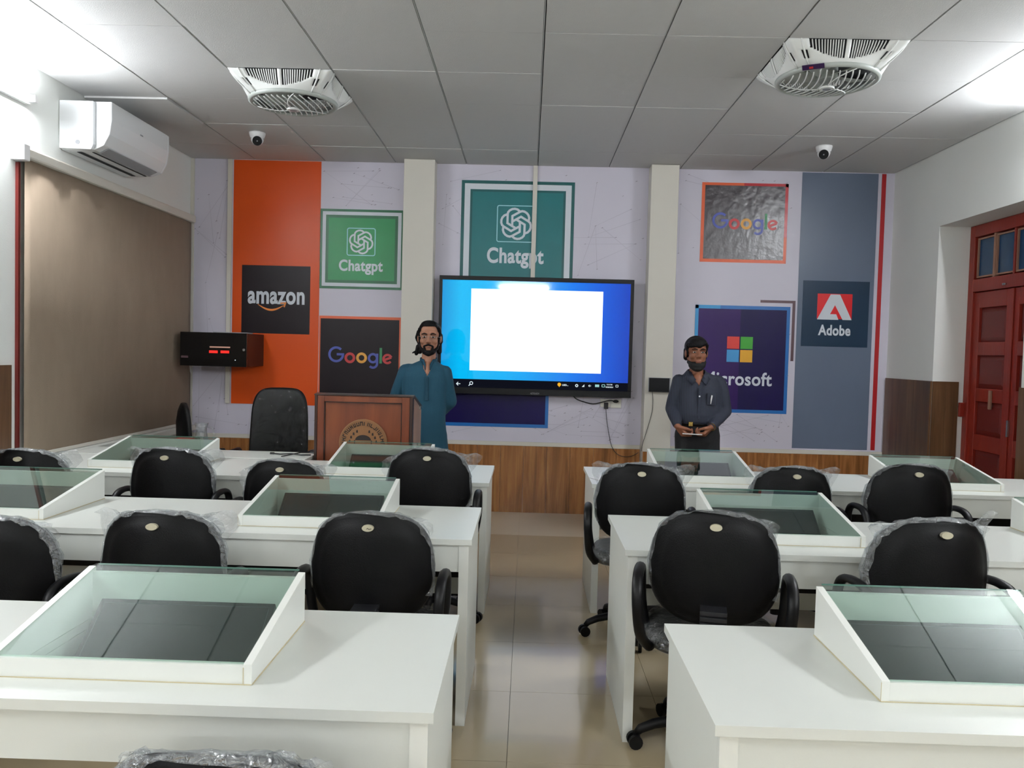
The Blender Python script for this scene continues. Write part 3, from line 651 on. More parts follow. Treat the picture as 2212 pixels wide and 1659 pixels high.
# ================================================================== CEILING FANS AND CAMERAS
def make_fan(label, cx_, cy_, rot):
    t = thing('ceiling_fan', label, 'fan', (cx_, cy_, ZC), rot, 'box fans set in the ceiling'); H = .3115; D = .106; R = .272
    n = 160
    def sq(a):
        k = max(abs(math.cos(a)), abs(math.sin(a))); r = H/k; 
        r = min(r, H*1.405); return Vector((r*math.cos(a), r*math.sin(a)))
    def pt(a, tt):   # tt 0 at ceiling, 1 at ring
        p0 = sq(a); p1 = Vector((R*math.cos(a), R*math.sin(a))); e = tt**1.25
        p = p0.lerp(p1, e); return Vector((p.x, p.y, -D*tt))
    fr = MB(); steps = [q_/16 for q_ in range(17)]
    for k in range(n):
        a0, a1 = 2*PI*k/n, 2*PI*(k+1)/n; am_ = (a0+a1)/2; rel = abs(((am_+PI/4) % (PI/2))-PI/4)     # 0 at a side's middle
        for j in range(len(steps)-1):
            t0, t1 = steps[j], steps[j+1]; tm = (t0+t1)/2
            open_ = (.035 < rel < .60 and tm < .80*math.sqrt(max(0, 1-(rel/.64)**2))) or (.63 < rel < .72 and .45 < tm < .78)
            if open_: continue
            fr.add([pt(a0, t0), pt(a1, t0), pt(a1, t1), pt(a0, t1)], [(0, 1, 2, 3)])
    fo = fr.build('housing', m_fan, t, smooth=True, weld=True); s_ = fo.modifiers.new('s', 'SOLIDIFY'); s_.thickness = .006; s_.offset = -1
    # vertical slats over the openings
    sl = MB()
    for s4 in range(4):
        for k in range(-14, 15):
            rel = k*.0425
            if abs(rel) < .05 or abs(rel) > .60: continue
            a = s4*PI/2+rel; tm = .84*math.sqrt(max(.02, 1-(rel/.64)**2))
            P = [pt(a, .02+(tm-.02)*q_/4) for q_ in range(5)]
            sl.tube([p*.985 for p in P], .0034, 5)
    stuff(sl.build('vent_slats', m_fan, t))
    # corner struts standing proud
    for s4 in range(4):
        for da in (-.12, .12):
            a = s4*PI/2+PI/4+da; P = [pt(a, q_/5)*1.01 for q_ in range(6)]; MB().tube(P, .005, 6).build('corner_rib', m_fan, t, smooth=True)
    MB().box(-H+.01, H-.01, -H+.01, H-.01, .001, .02).build('back_plate', m_dark, t)
    MB().lathe([(R-.002, -D+.012), (R+.004, -D), (R+.002, -D-.012), (R-.012, -D-.018), (R-.026, -D-.014), (R-.028, -D-.002), (R-.02, -D+.004), (R-.002, -D+.012)], n=64).build('guard_ring', m_fang, t, smooth=True)
    r = R-.024; zf = lambda d: -D-.014-.028*(1-min(1, d/r)**2)
    for k in range(-8, 9):
        off = k*.034; P = []
        for q_ in range(15):
            u = -1+2*q_/14; yv = u*r; bend = .055*(1-u*u); x = off*(1.0)+bend*.9-.02
            if x*x+yv*yv < r*r: P.append(Vector((x, yv, zf(math.hypot(x, yv)))))
        if len(P) > 2: MB().tube(P, .0040, 5).build('grille_bar', m_fan, t, smooth=True)
    for a in (0.35, 2.45, 4.5):
        P = []
        for q_ in range(8):
            rr_ = .04+(r-.04)*q_/7; aa = a+.5*q_/7; P.append(Vector((rr_*math.cos(aa), rr_*math.sin(aa), zf(rr_)-.002)))
        MB().tube(P, .0035, 5).build('grille_spoke', m_fan, t, smooth=True)
    hb = MB().cyl((0, 0, zf(0)-.010), .040, .012, 'z', 28).build('hub_cap', m_fan, t, bevel=.002)
    MB().cyl((0, 0, zf(0)-.0112), .022, .0015, 'z', 20).build('hub_badge', m_acg, hb)
    for k in range(5):
        a = k*2*PI/5+.3; ca, sa = math.cos(a), math.sin(a); b = MB(); P = []
        for q_ in range(6):
            rr_ = .05+(.17)*q_/5; wv = .035+.03*q_/5
            for s2 in (-1, 1):
                x, yv = rr_, s2*wv+.02*q_/5; P.append((x*ca-yv*sa, x*sa+yv*ca, -.085+s2*.014))
        b.add(P, [(2*i, 2*i+1, 2*i+3, 2*i+2) for i in range(5)]); bo = b.build('fan_blade', m_fang, t); bo.modifiers.new('s', 'SOLIDIFY').thickness = .003
    MB().cyl((0, 0, -.11), .055, .10, 'z', 24).build('motor', m_fang, t, smooth=True, angle=.6)
    return t
f1 = make_fan('white square ceiling fan above the orange panel, without a sticker', .9375, 4.963+.3125, 0.0)
f2 = make_fan('white square ceiling fan with a purple sticker, right side of ceiling', 4.0625, Y0+.3125, 0.0)
st = MB().box(-.055, .055, -.002, .002, -.014, .014).build('sticker', mat('sticker_purple', (40, 16, 60), .3, var=.2, vscale=30), f2)
st.location = (-.155, -.235, -.118); st.rotation_euler = (.9, 0, -.45)
sm2 = MB().box(-.02, 0, -.003, .003, -.008, .004).build('sticker_print', mat('sticker_red', (190, 50, 50), .4, var=.1), st)
def dome(label, x, y):
    t = thing('dome_camera', label, 'camera', (x, y, ZC), math.atan2(CX-x, y), 'dome cameras on the ceiling')
    MB().lathe([(0, 0), (.062, 0), (.062, -.012), (.056, -.03), (.052, -.045)], n=28).build('base', m_white, t, smooth=True)
    b = MB().ell((0, -.004, -.052), (.048, .048, .046), 24, 14).build('eyeball', m_white, t, smooth=True)
    l = MB().cyl((0, 0, 0), .036, .010, 'z', 24).build('lens_window', m_bez, b, smooth=True, angle=.5)
    l.location = (0, -.040, -.070); l.rotation_euler = (math.radians(112), 0, 0)
    l2 = MB().cyl((0, 0, 0), .005, .002, 'z', 10).build('lens', m_acg, b); l2.location = (0, -.052, -.075); l2.rotation_euler = (math.radians(112), 0, 0)
dome('white dome camera on the ceiling left of the orange panel fan line', .317, 6.46); dome('white dome camera on the ceiling above slate blue strip', 4.697, 6.50)
for o in bpy.data.objects:
    if o.name == 'dome_camera': o['label'] = 'white dome security camera on the ceiling above orange panel'

# ================================================================== DESKS
DH = .72; TT = .022; DD = .635
def rects_minus(x0, x1, y0, y1, holes):
    out = []; xs = x0
    for (a, b, c_, d) in holes:
        out.append((xs, a, y0, y1)); out.append((a, b, y0, c_)); out.append((a, b, d, y1)); xs = b
    out.append((xs, x1, y0, y1)); return out
def slab(mb, x0, x1, y0, y1, holes, z0, z1):
    """one-piece slab with rectangular holes (shared grid, no internal faces)"""
    xs = sorted(set([x0, x1]+[h[0] for h in holes]+[h[1] for h in holes])); ys_ = sorted(set([y0, y1]+[h[2] for h in holes]+[h[3] for h in holes]))
    def hole(i, j):
        if i < 0 or j < 0 or i >= len(xs)-1 or j >= len(ys_)-1: return True
        mx_, my_ = (xs[i]+xs[i+1])/2, (ys_[j]+ys_[j+1])/2
        return any(h[0] < mx_ < h[1] and h[2] < my_ < h[3] for h in holes)
    for i in range(len(xs)-1):
        for j in range(len(ys_)-1):
            if hole(i, j): continue
            a, b, c_, d = xs[i], xs[i+1], ys_[j], ys_[j+1]
            mb.add([(a, c_, z1), (b, c_, z1), (b, d, z1), (a, d, z1)], [(0, 1, 2, 3)]); mb.add([(a, c_, z0), (b, c_, z0), (b, d, z0), (a, d, z0)], [(3, 2, 1, 0)])
            if hole(i-1, j): mb.add([(a, c_, z0), (a, d, z0), (a, d, z1), (a, c_, z1)], [(0, 1, 2, 3)])
            if hole(i+1, j): mb.add([(b, c_, z0), (b, d, z0), (b, d, z1), (b, c_, z1)], [(3, 2, 1, 0)])
            if hole(i, j-1): mb.add([(a, c_, z0), (b, c_, z0), (b, c_, z1), (a, c_, z1)], [(3, 2, 1, 0)])
            if hole(i, j+1): mb.add([(a, d, z0), (b, d, z0), (b, d, z1), (a, d, z1)], [(0, 1, 2, 3)])
def make_desk(label, x0, x1, y0, y1, boxes, boxf, boxb, end, blabels, mlabels, yaw=0):
    c = ((x0+x1)/2, y0, 0); t = thing('computer_desk', label, 'desk', c, 0, 'white computer desks in rows'); P = .036; th = .018
    holes = [(a+th, b-th, y0+boxf+th, y0+boxb-th) for k_, (a, b) in enumerate(boxes) if blabels[k_]]
    mb = MB(c); slab(mb, x0, x1, y0, y1, holes, DH-TT, DH); top = mb.build('tabletop', m_lam, t, bevel=0)
    MB(c).box(x0+.012, x1-.012, y0+.012, y0+.03, DH-TT-.105, DH-TT-.001).build('apron', m_lam, t)
    for xx in ((x0+.012, x0+.012+P), (x1-.012-P, x1-.012)):
        MB(c).box(xx[0], xx[1], y0+.0305, y1-.012, 0, DH-TT-.001).box(xx[0], xx[1], y0+.0115, y0+.0304, 0, DH-TT-.106).build('end_panel', m_lam, t, bevel=.001)
    # aisle-side front edge of the panel runs the full height in front of the apron
    e = (x1-.012-P, x1-.0115) if end == 'r' else (x0+.0115, x0+.012+P)
    MB(c).box(e[0], e[1], y0+.0085, y0+.0115, 0, DH-TT-.002).build('edge_strip', m_lam2, t)
    MB(c).box(x0+.05, x1-.05, y1-.04, y1-.022, .33, .41).build('back_rail', m_lam, t)
    MB(c).box(x0+.05, x1-.05, y1-.062, y1-.03, .411, .50).build('dark_gap_strip', m_blackp, t)  # black strip added for the dark shadow gap above the rail
    mid = (boxes[0][1]+boxes[1][0])/2; allb = boxes; boxes = [b_ for k_, b_ in enumerate(boxes) if blabels[k_]]; mlabels = [l_ for k_, l_ in enumerate(mlabels) if blabels[k_]]; blabels = [l_ for l_ in blabels if l_]
    MB(c).box(mid-.009, mid+.009, y0+.05, y1-.045, 0, DH-TT-.002).build('middle_panel', m_lam, t)
    for (a, b) in boxes:      # well that holds the monitor
        wl = MB(c); ya, yb = y0+boxf+th, y0+boxb-th; zb = .585
        wl.box(a+th-.010, a+th, ya, yb, zb, DH-TT-.001); wl.box(b-th, b-th+.010, ya, yb, zb, DH-TT-.001); wl.box(a+th-.01, b-th+.01, ya-.010, ya, zb, DH-TT-.001); wl.box(a+th-.01, b-th+.01, yb, yb+.010, zb, DH-TT-.001)
        wl.box(a+th-.01, b-th+.01, ya-.01, yb+.01, zb-.01, zb); wl.build('monitor_well', m_lam, t)
    for k, (a, b) in enumerate(boxes):
        zf, zbk = DH+.045, DH+.130; ya, yb = y0+boxf, y0+boxb; cc = ((a+b)/2, ya, DH)
        bx = thing('glass_top_case', blabels[k], 'display case', cc, 0, 'glass covered monitor cases on the desks'); ov = .012
        MB(cc).box(a+th, b-th, ya, ya+th, DH+.0005, zf-.004).build('front_board', m_lam2, bx)
        for s0 in (a, b-th):
            MB(cc).prism([(ya-.002, DH+.0005), (yb, DH+.0005), (yb, zbk), (ya-.002, zf)], 'x', s0, s0+th).build('side_board', m_lam2, bx, bevel=.001)
        MB(cc).box(a+th, b-th, yb-th, yb, DH+.0005, zbk-.012).build('back_board', m_lam, bx)
        gz = lambda yv: zf-.003+(zbk-zf)*(yv-ya)/(yb-ya)
        g0, g1 = ya+.004, yb+ov
        gl = MB(cc); gl.hexa([(a+th+.001, g0, gz(g0)), (b-th-.001, g0, gz(g0)), (b-th-.001, g1, gz(g1)), (a+th+.001, g1, gz(g1)), (a+th+.001, g0, gz(g0)+.004), (b-th-.001, g0, gz(g0)+.004), (b-th-.001, g1, gz(g1)+.004), (a+th+.001, g1, gz(g1)+.004)])
        lid = gl.build('glass_lid', m_glass, bx)
        MB(cc).box(a+th+.001, b-th-.001, g1+.0005, g1+.002, gz(g1), gz(g1)+.004).build('glass_edge', m_gedge, lid)
        MB(cc).box(a-.0008, a+.0, ya-.0028, ya-.0015, DH+.001, zf-.003).box(b-th-.001, b-th+.0005, ya-.0028, ya-.0015, DH+.001, zf-.008).box(a-.0015, a-.0001, ya, yb, DH+.0003, DH+.003).box(b+.0001, b+.0015, ya, yb, DH+.0003, DH+.003).box(a, b, ya-.0035, ya-.0021, DH+.0003, DH+.0022).build('glue_seam', m_old, bx)
        # monitor lying tilted in the well
        mw, ml = .222, .27; mx_ = (a+b)/2+ (0.0); ang = math.radians(38)
        mo = thing('monitor', mlabels[k], 'monitor', (mx_, yb-.052, DH+.062), 0, 'monitors under the desk glass')
        mo.rotation_euler = (ang, 0, 0)
        MB().box(-mw, mw, -ml, 0, -.022, 0).build('case', m_bez, mo, bevel=.003)
        MB().box(-mw+.014, mw-.014, -ml+.018, -.014, .0002, .0012).build('screen', m_scr, mo)
        MB().box(-mw+.0135, mw-.0135, -.0138, -.0125, .0002, .0016).box(-mw+.0125, -mw+.0138, -ml+.018, -.0138, .0002, .0016).box(mw-.0138, mw-.0125, -ml+.018, -.0138, .0002, .0016).build('screen_edge', mat('screen_edge', (52, 62, 66), .4), mo)
        MB().box(-.05, .05, -ml*.75, -ml*.35, -.040, -.023).build('mount', m_blackp, mo)
    return t
LB = [(-.012, .558), (1.335, 1.90)]; RB = [(3.222, 3.772), (4.60, 5.15)]
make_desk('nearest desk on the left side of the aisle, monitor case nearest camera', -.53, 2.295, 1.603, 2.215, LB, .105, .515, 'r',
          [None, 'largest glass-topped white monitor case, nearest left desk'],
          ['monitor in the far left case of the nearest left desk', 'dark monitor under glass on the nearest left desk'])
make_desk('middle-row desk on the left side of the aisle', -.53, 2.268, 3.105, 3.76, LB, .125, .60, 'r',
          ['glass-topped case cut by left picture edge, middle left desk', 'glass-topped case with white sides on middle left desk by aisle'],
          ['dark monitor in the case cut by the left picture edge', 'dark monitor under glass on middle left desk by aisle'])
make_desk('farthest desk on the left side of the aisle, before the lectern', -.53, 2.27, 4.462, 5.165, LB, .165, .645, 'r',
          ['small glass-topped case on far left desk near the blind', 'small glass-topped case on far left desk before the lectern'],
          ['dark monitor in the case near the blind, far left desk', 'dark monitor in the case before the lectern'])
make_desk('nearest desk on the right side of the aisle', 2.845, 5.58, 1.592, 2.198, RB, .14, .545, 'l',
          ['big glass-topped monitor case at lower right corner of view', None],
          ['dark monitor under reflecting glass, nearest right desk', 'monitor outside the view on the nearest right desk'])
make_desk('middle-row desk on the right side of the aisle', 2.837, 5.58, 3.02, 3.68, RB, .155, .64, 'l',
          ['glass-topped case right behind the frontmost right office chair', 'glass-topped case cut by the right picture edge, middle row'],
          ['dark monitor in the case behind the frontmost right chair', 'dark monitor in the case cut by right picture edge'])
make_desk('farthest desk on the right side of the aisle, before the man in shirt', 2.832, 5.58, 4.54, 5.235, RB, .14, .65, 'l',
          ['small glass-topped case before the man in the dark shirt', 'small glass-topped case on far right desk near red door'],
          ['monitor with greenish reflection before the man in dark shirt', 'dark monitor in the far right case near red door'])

# ================================================================== OFFICE CHAIRS
def sup(a, n): return (math.copysign(abs(math.cos(a))**(2/n), math.cos(a)), math.copysign(abs(math.sin(a))**(2/n), math.sin(a)))
BW, BH, BZ = .222, .196, .731          # half width, half height, centre height of the backrest
def back_pt(r, a, side, off=0.0, grow=0.0):
    x, z = sup(a, 2.9); zz = z*r
    X = x*r*(BW+grow)*(1-.10*max(0, zz)); Z = BZ+z*r*(BH+grow)
    th = .040*(1-r**5)**.5 if r < 1 else 0
    yb = -.215+.085*(X/BW)**2*(1 if side < 0 else 1) - .012*math.cos(zz*1.4)   # edges wrap forward (towards +y)
    if side < 0:
        crease = .006*(math.exp(-((r-.86)/.05)**2)) if True else 0
        lum = .004*math.sin((Z-.60)*150)*math.exp(-((Z-.605)/.035)**2)*(1 if r < .9 else 0)
        y = yb-th*.75+crease+lum-off
    else: y = yb+th*1.15+off
    return Vector((X, y, Z))
def shell(rmin_b, rmin_f, off=0, grow=0, n=56, jitter=0, seed=1, sel=None):
    rr = random.Random(seed); mb = MB()
    br = [r for r in (0.0, .15, .3, .45, .6, .72, .80, .86, .91, .95, .98, 1.0) if r >= rmin_b]
    fr = [r for r in (.98, .95, .9, .8, .65, .45, .2, 0.0) if r >= rmin_f]
    rings = [(r, -1) for r in br]+[(r, 1) for r in fr]; vs = []
    ph = [rr.uniform(0, 6.28) for _ in range(6)]
    for i, (r, s_) in enumerate(rings):
        for k in range(n):
            a = 2*PI*k/n; j = jitter*(.5*math.sin(7*a+ph[0]+i)+.5*math.sin(13*a+ph[1]+i*.7)+.4*math.sin(23*a+ph[2])+rr.uniform(-.4, .4)) if jitter else 0
            vs.append(back_pt(min(r, 1), a, s_, off+abs(j)*.5, grow+j))
    fs = []
    for i in range(len(rings)-1):
        for k in range(n):
            if sel and not sel(2*PI*(k+.5)/n, i): continue
            fs.append((i*n+k, i*n+(k+1) % n, (i+1)*n+(k+1) % n, (i+1)*n+k))
    mb.add(vs, fs)
    return mb
def make_chair(lift=0.0):
    t = thing('office_chair', 'x', 'chair', (0, 0, 0), 0, 'black office chairs at the desks')
    b = shell(0, 0).build('backrest', m_black, t, smooth=True)
    # maker's badge on the back
    def by(x, z):  # outer surface
        return -.215+.085*(x/BW)**2-.012-.040*.75-.0025
    bg = MB(); bg.prism([(.020*math.cos(2*PI*k/24), BZ+.147+.0115*math.sin(2*PI*k/24)) for k in range(24)], 'y', by(0, 0)-.001, by(0, 0)+.012)
    bd = bg.build('badge', m_badge, b)
    MB().ribbon([(-.004, BZ+.144), (.0, BZ+.1475), (.004, BZ+.144), (.013, BZ+.146)], .0022, by(0, 0)-.0018, by(0, 0)-.001).build('badge_mark', m_ink, bd)
    # ribbed bellows bracket
    br = MB(); zz = .405
    k = 0
    while zz < .612:
        w_ = .043 if k % 2 == 0 else .037; e_ = .0125 if k % 2 == 0 else .007; br.box(-w_, w_, -.320 if k % 2 == 0 else -.306, -.235, zz, zz+e_); zz += e_; k += 1
    br.box(-.03, .03, -.26, .05, .385, .408)
    br.build('bracket', mat('bracket_grey_black', (26, 26, 29), .35), t, bevel=.001)
    # seat
    s_ = MB(); n = 40; vs = []; prof = [(0, .468), (.5, .472), (.8, .470), (.93, .460), (1.0, .438), (.985, .415), (.93, .402), (.6, .398), (0, .396)]
    for r, z in prof:
        for k in range(n):
            a = 2*PI*k/n; x, yv = sup(a, 3.0); vs.append((x*r*.235, .04+yv*r*.235, z-(.012*max(0, yv*r)**2)))
    s_.add(vs, [(i*n+k, i*n+(k+1) % n, (i+1)*n+(k+1) % n, (i+1)*n+k) for i in range(len(prof)-1) for k in range(n)])
    s_.build('seat', m_black, t, smooth=True)
    # film over the seat
    f_ = MB(); vs = []; rr = random.Random(5); prof = [(0.0, .476), (.5, .480), (.8, .479), (.95, .468), (1.03, .445), (1.03, .415), (.98, .396)]
    for i, (r, z) in enumerate(prof):
        for k in range(n):
            a = 2*PI*k/n; x, yv = sup(a, 3.0); j = rr.uniform(-.006, .006)*(1 if r > .6 else .5); vs.append((x*r*(.238+j), .04+yv*r*(.238+j), z-(.012*max(0, yv*r)**2)+j*.5))
    f_.add(vs, [(i*n+k, i*n+(k+1) % n, (i+1)*n+(k+1) % n, (i+1)*n+k) for i in range(len(prof)-1) for k in range(n)])
    f_.build('seat_film', m_film, t, smooth=True)
    for sx in (-1, 1):
        P = []; ctrl = [(.205, .02, .412), (.232, .0, .45), (.250, -.02, .55), (.253, -.035, .645), (.253, -.085, .688), (.253, -.20, .692), (.252, -.262, .655), (.248, -.268, .58), (.238, -.22, .48), (.210, -.13, .412)]
        m_ = len(ctrl)
        for i in range(m_-1):
            p0, p1, p2, p3 = [Vector(ctrl[min(max(q_, 0), m_-1)]) for q_ in (i-1, i, i+1, i+2)]
            for u in (0, .25, .5, .75):
                P.append(.5*((2*p1)+(-p0+p2)*u+(2*p0-5*p1+4*p2-p3)*u*u+(-p0+3*p1-3*p2+p3)*u**3))
        P.append(Vector(ctrl[-1]))
        MB().tube([(p.x*sx, p.y, p.z) for p in P], [.015]*len(P), 10, sx=1.25).build('armrest', m_blackp, t, smooth=True)
    MB().cyl((0, .03, .09), .026, .16, 'z', 16).cyl((0, .03, .24), .016, .15, 'z', 14).box(-.09, .09, -.06, .12, .378, .396).build('gas_column', m_blackp, t)
    for k in range(5):
        a = 2*PI*k/5+PI/10+PI/5; d = Vector((math.cos(a), math.sin(a), 0)); o0 = Vector((0, .03, 0))
        leg = MB().tube([o0+d*.02+Vector((0, 0, .10)), o0+d*.12+Vector((0, 0, .098)), o0+d*.20+Vector((0, 0, .086)), o0+d*.25+Vector((0, 0, .068)), o0+d*.265+Vector((0, 0, .052))], [.022, .021, .019, .017, .013], 8).build('base_leg', m_blackp, t, smooth=True)
        s3 = d.cross(Vector((0, 0, 1))); cc = o0+d*.27
        ca = MB()
        for s2 in (-1, 1):
            q0 = cc+s3*.010*s2+Vector((0, 0, .0255)); q1 = cc+s3*.026*s2+Vector((0, 0, .0255))
            ca.tube([q0, q1], .0255, 14)
        ca.box(cc.x-.008, cc.x+.008, cc.y-.008, cc.y+.008, .03, .056)
        ca.build('caster', m_blackp, leg, smooth=True, angle=.8)
    return t
def film_mesh(seed, flaps):
    mb = shell(.95, .80, off=.003, grow=.003, jitter=.0055, seed=seed, sel=lambda a, i: math.sin(a) > -.25+.35*math.sin(a*7+seed))
    rr = random.Random(seed+50)
    for (a0, out, wid) in flaps:      # loose corners of the plastic sticking out
        n = 7; m_ = 5; vs = []
        for i in range(n):
            a = a0+(i/(n-1)-.5)*wid; base = back_pt(1, a, 1, .004, .004); dirv = Vector((math.cos(a0), .25, math.sin(a0)*.8+.25)).normalized()
            prof_ = math.sin(PI*i/(n-1))**.6
            for j in range(m_):
                u = j/(m_-1); vs.append(base+dirv*out*u*prof_+Vector((rr.uniform(-1, 1), rr.uniform(-1, 1), rr.uniform(-1, 1)))*.007*u+Vector((0, .02*math.sin(i*1.7)*u, -.03*u*u)))
        mb.add(vs, [(i*m_+j, i*m_+j+1, (i+1)*m_+j+1, (i+1)*m_+j) for i in range(n-1) for j in range(m_-1)])
    return mb.mesh('back_film', m_film2, True)
films = [film_mesh(11, [(2.5, .05, .5)]), film_mesh(12, [(2.45, .09, .7), (.65, .11, .7)]), film_mesh(13, [(.7, .05, .5)]), film_mesh(14, [(.55, .10, .5), (2.7, .06, .6)]), film_mesh(15, [(2.4, .06, .4), (.75, .12, .5)]), film_mesh(16, [(2.2, .03, .5), (1.0, .03, .5)])]
proto = make_chair(); index_children()
BACKY = -.26
chairs = [  # x, y of back plane, top height, film, yaw, label
    (1.93, 2.80, .868, 2, 0, 'black office chair beside the aisle behind the nearest left desk'),
    (1.185, 2.80, .850, 1, .03, 'black office chair directly behind the largest glass-topped case'),
    (.585, 2.80, .815, 0, -.05, 'black office chair cut by left picture edge, nearer row'),
    (3.10, 2.74, .918, 2, -.20, 'black office chair with ribbed bracket visible, right of aisle, nearer row'),
    (3.86, 2.74, .915, 4, .10, 'black office chair behind the case at lower right corner'),
    (-.105, 4.12, .875, 1, 0, 'black office chair at far left desk, cut by left picture edge'),
    (.635, 4.14, .900, 1, 0, 'black office chair in front of the small case near the blind'),
    (1.205, 4.20, .848, 3, 0, 'low black office chair in the far row before the lectern'),
    (1.97, 4.12, .938, 3, 0, 'black office chair beside the aisle in the far left row'),
    (3.02, 3.95, .915, 1, -.10, 'black office chair right of the aisle in the farther row'),
    (3.86, 4.26, .880, 1, 0, 'low black office chair in the farther row below purple poster'),
    (4.405, 4.10, .930, 2, 0, 'black office chair in the farther row below slate blue strip'),
    (1.945, 1.30, .752, 5, 0, 'office chair with crumpled clear film top at bottom edge of view'),
]
for k, (x, yb, top, fi, yaw, lab) in enumerate(chairs):
    if k == 0: o = proto; kids = ALLCH[proto.name]
    else:
        o = proto.copy(); COL.objects.link(o); kids = []
        for ch in ALLCH[proto.name]:
            cc = ch.copy(); COL.objects.link(cc); cc.parent = o; kids.append(cc)
            for g_ in ALLCH.get(ch.name, []):
                d_ = g_.copy(); COL.objects.link(d_); d_.parent = cc
    o.location = (x-.26*math.sin(yaw), yb+.26*math.cos(yaw), 0); o.rotation_euler = (0, 0, yaw); o['label'] = lab
    dz = top-(BZ+BH)
    f_ = bpy.data.objects.new('back_film', films[fi]); COL.objects.link(f_); f_.parent = o; kids.append(f_)
    for ch in kids:
        if ch.name.split('.')[0] not in ('base_leg', 'gas_column'): ch.location.z = dz
        if ch.name.startswith('gas_column'): ch.location.z = min(0, dz)+.0
        if ch.name.startswith('gas_column') and dz < -.05: ch.scale.z = .85

# teacher's high-back chair and a chair seen from the side
def exec_chair(label, loc, rz):
    t = thing('executive_chair', label, 'chair', loc, rz)
    mb = MB(); n = 44; prof = [(0, -1), (.5, -1), (.8, -1), (.93, -1), (1, -1), (1, 1), (.93, 1), (.8, 1), (.5, 1), (0, 1)]; vs = []
    for r, s_ in prof:
        for k in range(n):
            a = 2*PI*k/n; x, z = sup(a, 4.2); X = x*r*.215*(1-.05*z); Z = .80+z*r*.32; th = .045*(1-.75*r**4)
            vs.append((X, s_*th+.05*(X/.2)**2*-1+.02*math.sin((Z-.6)*4), Z))
    mb.add(vs, [(i*n+k, i*n+(k+1) % n, (i+1)*n+(k+1) % n, (i+1)*n+k) for i in range(len(prof)-1) for k in range(n)])
    mb.build('backrest', m_black, t, smooth=True)
    vs = []; rr = random.Random(9)
    mb = MB()
    for r, s_ in [(.0, -1), (.55, -1), (.85, -1), (1, -1), (1, 1)]:
        for k in range(n):
            a = 2*PI*k/n; x, z = sup(a, 4.2); j = rr.uniform(0, .008); X = x*r*(.222+j)*(1-.05*z); Z = .80+z*r*(.325+j); th = .045*(1-.75*r**4)+.006+j*.6
            vs.append((X, s_*th-.05*(X/.2)**2+.02*math.sin((Z-.6)*4), Z))
    mb.add(vs, [(i*n+k, i*n+(k+1) % n, (i+1)*n+(k+1) % n, (i+1)*n+k) for i in range(4) for k in range(n)])
    mb.build('clear_film', mix_film('dark_chair_film', (0.98, 0.98, 0.98), 0.028, 0.0, 0.09, bump=.9, bscale=16) if 'dark_chair_film' not in MATS else MATS['dark_chair_film'], t, smooth=True)
    MB().ell((0, -.22, .46), (.235, .235, .055), 28, 12).build('seat', m_black, t, smooth=True)
    for s_ in (-1, 1):
        MB().tube([(s_*.24, -.08, .46), (s_*.275, -.06, .60), (s_*.28, -.12, .66), (s_*.28, -.30, .66), (s_*.26, -.36, .56), (s_*.24, -.32, .46)], [.018]*6, 8, sx=1.4).build('armrest', m_blackp, t, smooth=True)
    MB().cyl((0, -.22, .07), .028, .35, 'z', 14).build('gas_column', m_blackp, t)
    for k in range(5):
        a = 2*PI*k/5+.2; d = Vector((math.cos(a), math.sin(a), 0)); o0 = Vector((0, -.22, 0))
        MB().tube([o0+Vector((0, 0, .10)), o0+d*.15+Vector((0, 0, .09)), o0+d*.28+Vector((0, 0, .06))], [.024, .02, .015], 8).build('base_leg', m_blackp, t, smooth=True)
        MB().tube([o0+d*.285+d.cross(Vector((0, 0, 1)))*.02+Vector((0, 0, .027)), o0+d*.285-d.cross(Vector((0, 0, 1)))*.02+Vector((0, 0, .027))], .027, 12).build('caster', m_blackp, t)
    return t
exec_chair('high-back black chair with shiny film facing the room, left of lectern', (.62, 6.18, 0), 0)
exec_chair('black chair seen edge-on against the roller blind', (-.16, 6.30, 0), math.radians(113)).scale = (1, 1, .87)

# ================================================================== TEACHER TABLE, LECTERN, CABINET
tt = thing('teacher_table', 'white table behind the far left desk holding the glass jug', 'table', (.3, 5.38, 0)); c = (.3, 5.38, 0)
MB(c).box(-.44, 1.07, 5.19, 5.545, .698, .72).build('tabletop', m_lam, tt, bevel=.002)
for xx in (-.42, 1.03): MB(c).box(xx, xx+.03, 5.21, 5.53, 0, .697).build('end_panel', m_lam, tt)
MB(c).box(-.385, 1.025, 5.50, 5.518, .2, .697).build('back_panel', m_lam, tt)
jug = thing('glass_jug', 'clear glass jug standing on the white table', 'jug', (.335, 5.38, .72))
MB().lathe([(0, .002), (.040, .002), (.045, .02), (.043, .08), (.036, .13), (.034, .16), (.044, .195), (.041, .195), (.031, .16), (.033, .13), (.040, .08), (.042, .022), (.038, .006), (0, .006)], n=28).build('body', m_jug, jug, smooth=True)
MB().tube([(.040, 0, .17), (.072, 0, .165), (.085, 0, .12), (.072, 0, .07), (.043, 0, .05)], .005, 8).build('handle', m_jug, jug, smooth=True)
tb = thing('tissue_box', 'small red and white box left of the glass jug', 'box', (.20, 5.42, .72))
MB().box(-.055, .055, -.05, .05, 0, .085).build('carton', mat('box_red', (170, 36, 34), .5, var=.05), tb, bevel=.003)
MB().prism([(-.056, .03), (-.02, .03), (.02, .086), (-.056, .086)], 'y', -.0515, -.0505).build('white_print', m_white, tb)
tg = MB((.27, 5.35, .723)); tg.tube([(.245, 5.33, .724), (.30, 5.34, .727)], .003, 6); 
cb = thing('cable', 'black cables lying on the white table beside the lectern', 'cable', (.9, 5.4, .72))
P1 = [(.80, 5.40, .726), (.86, 5.37, .726), (.93, 5.38, .73), (1.0, 5.36, .726), (1.06, 5.37, .726)]
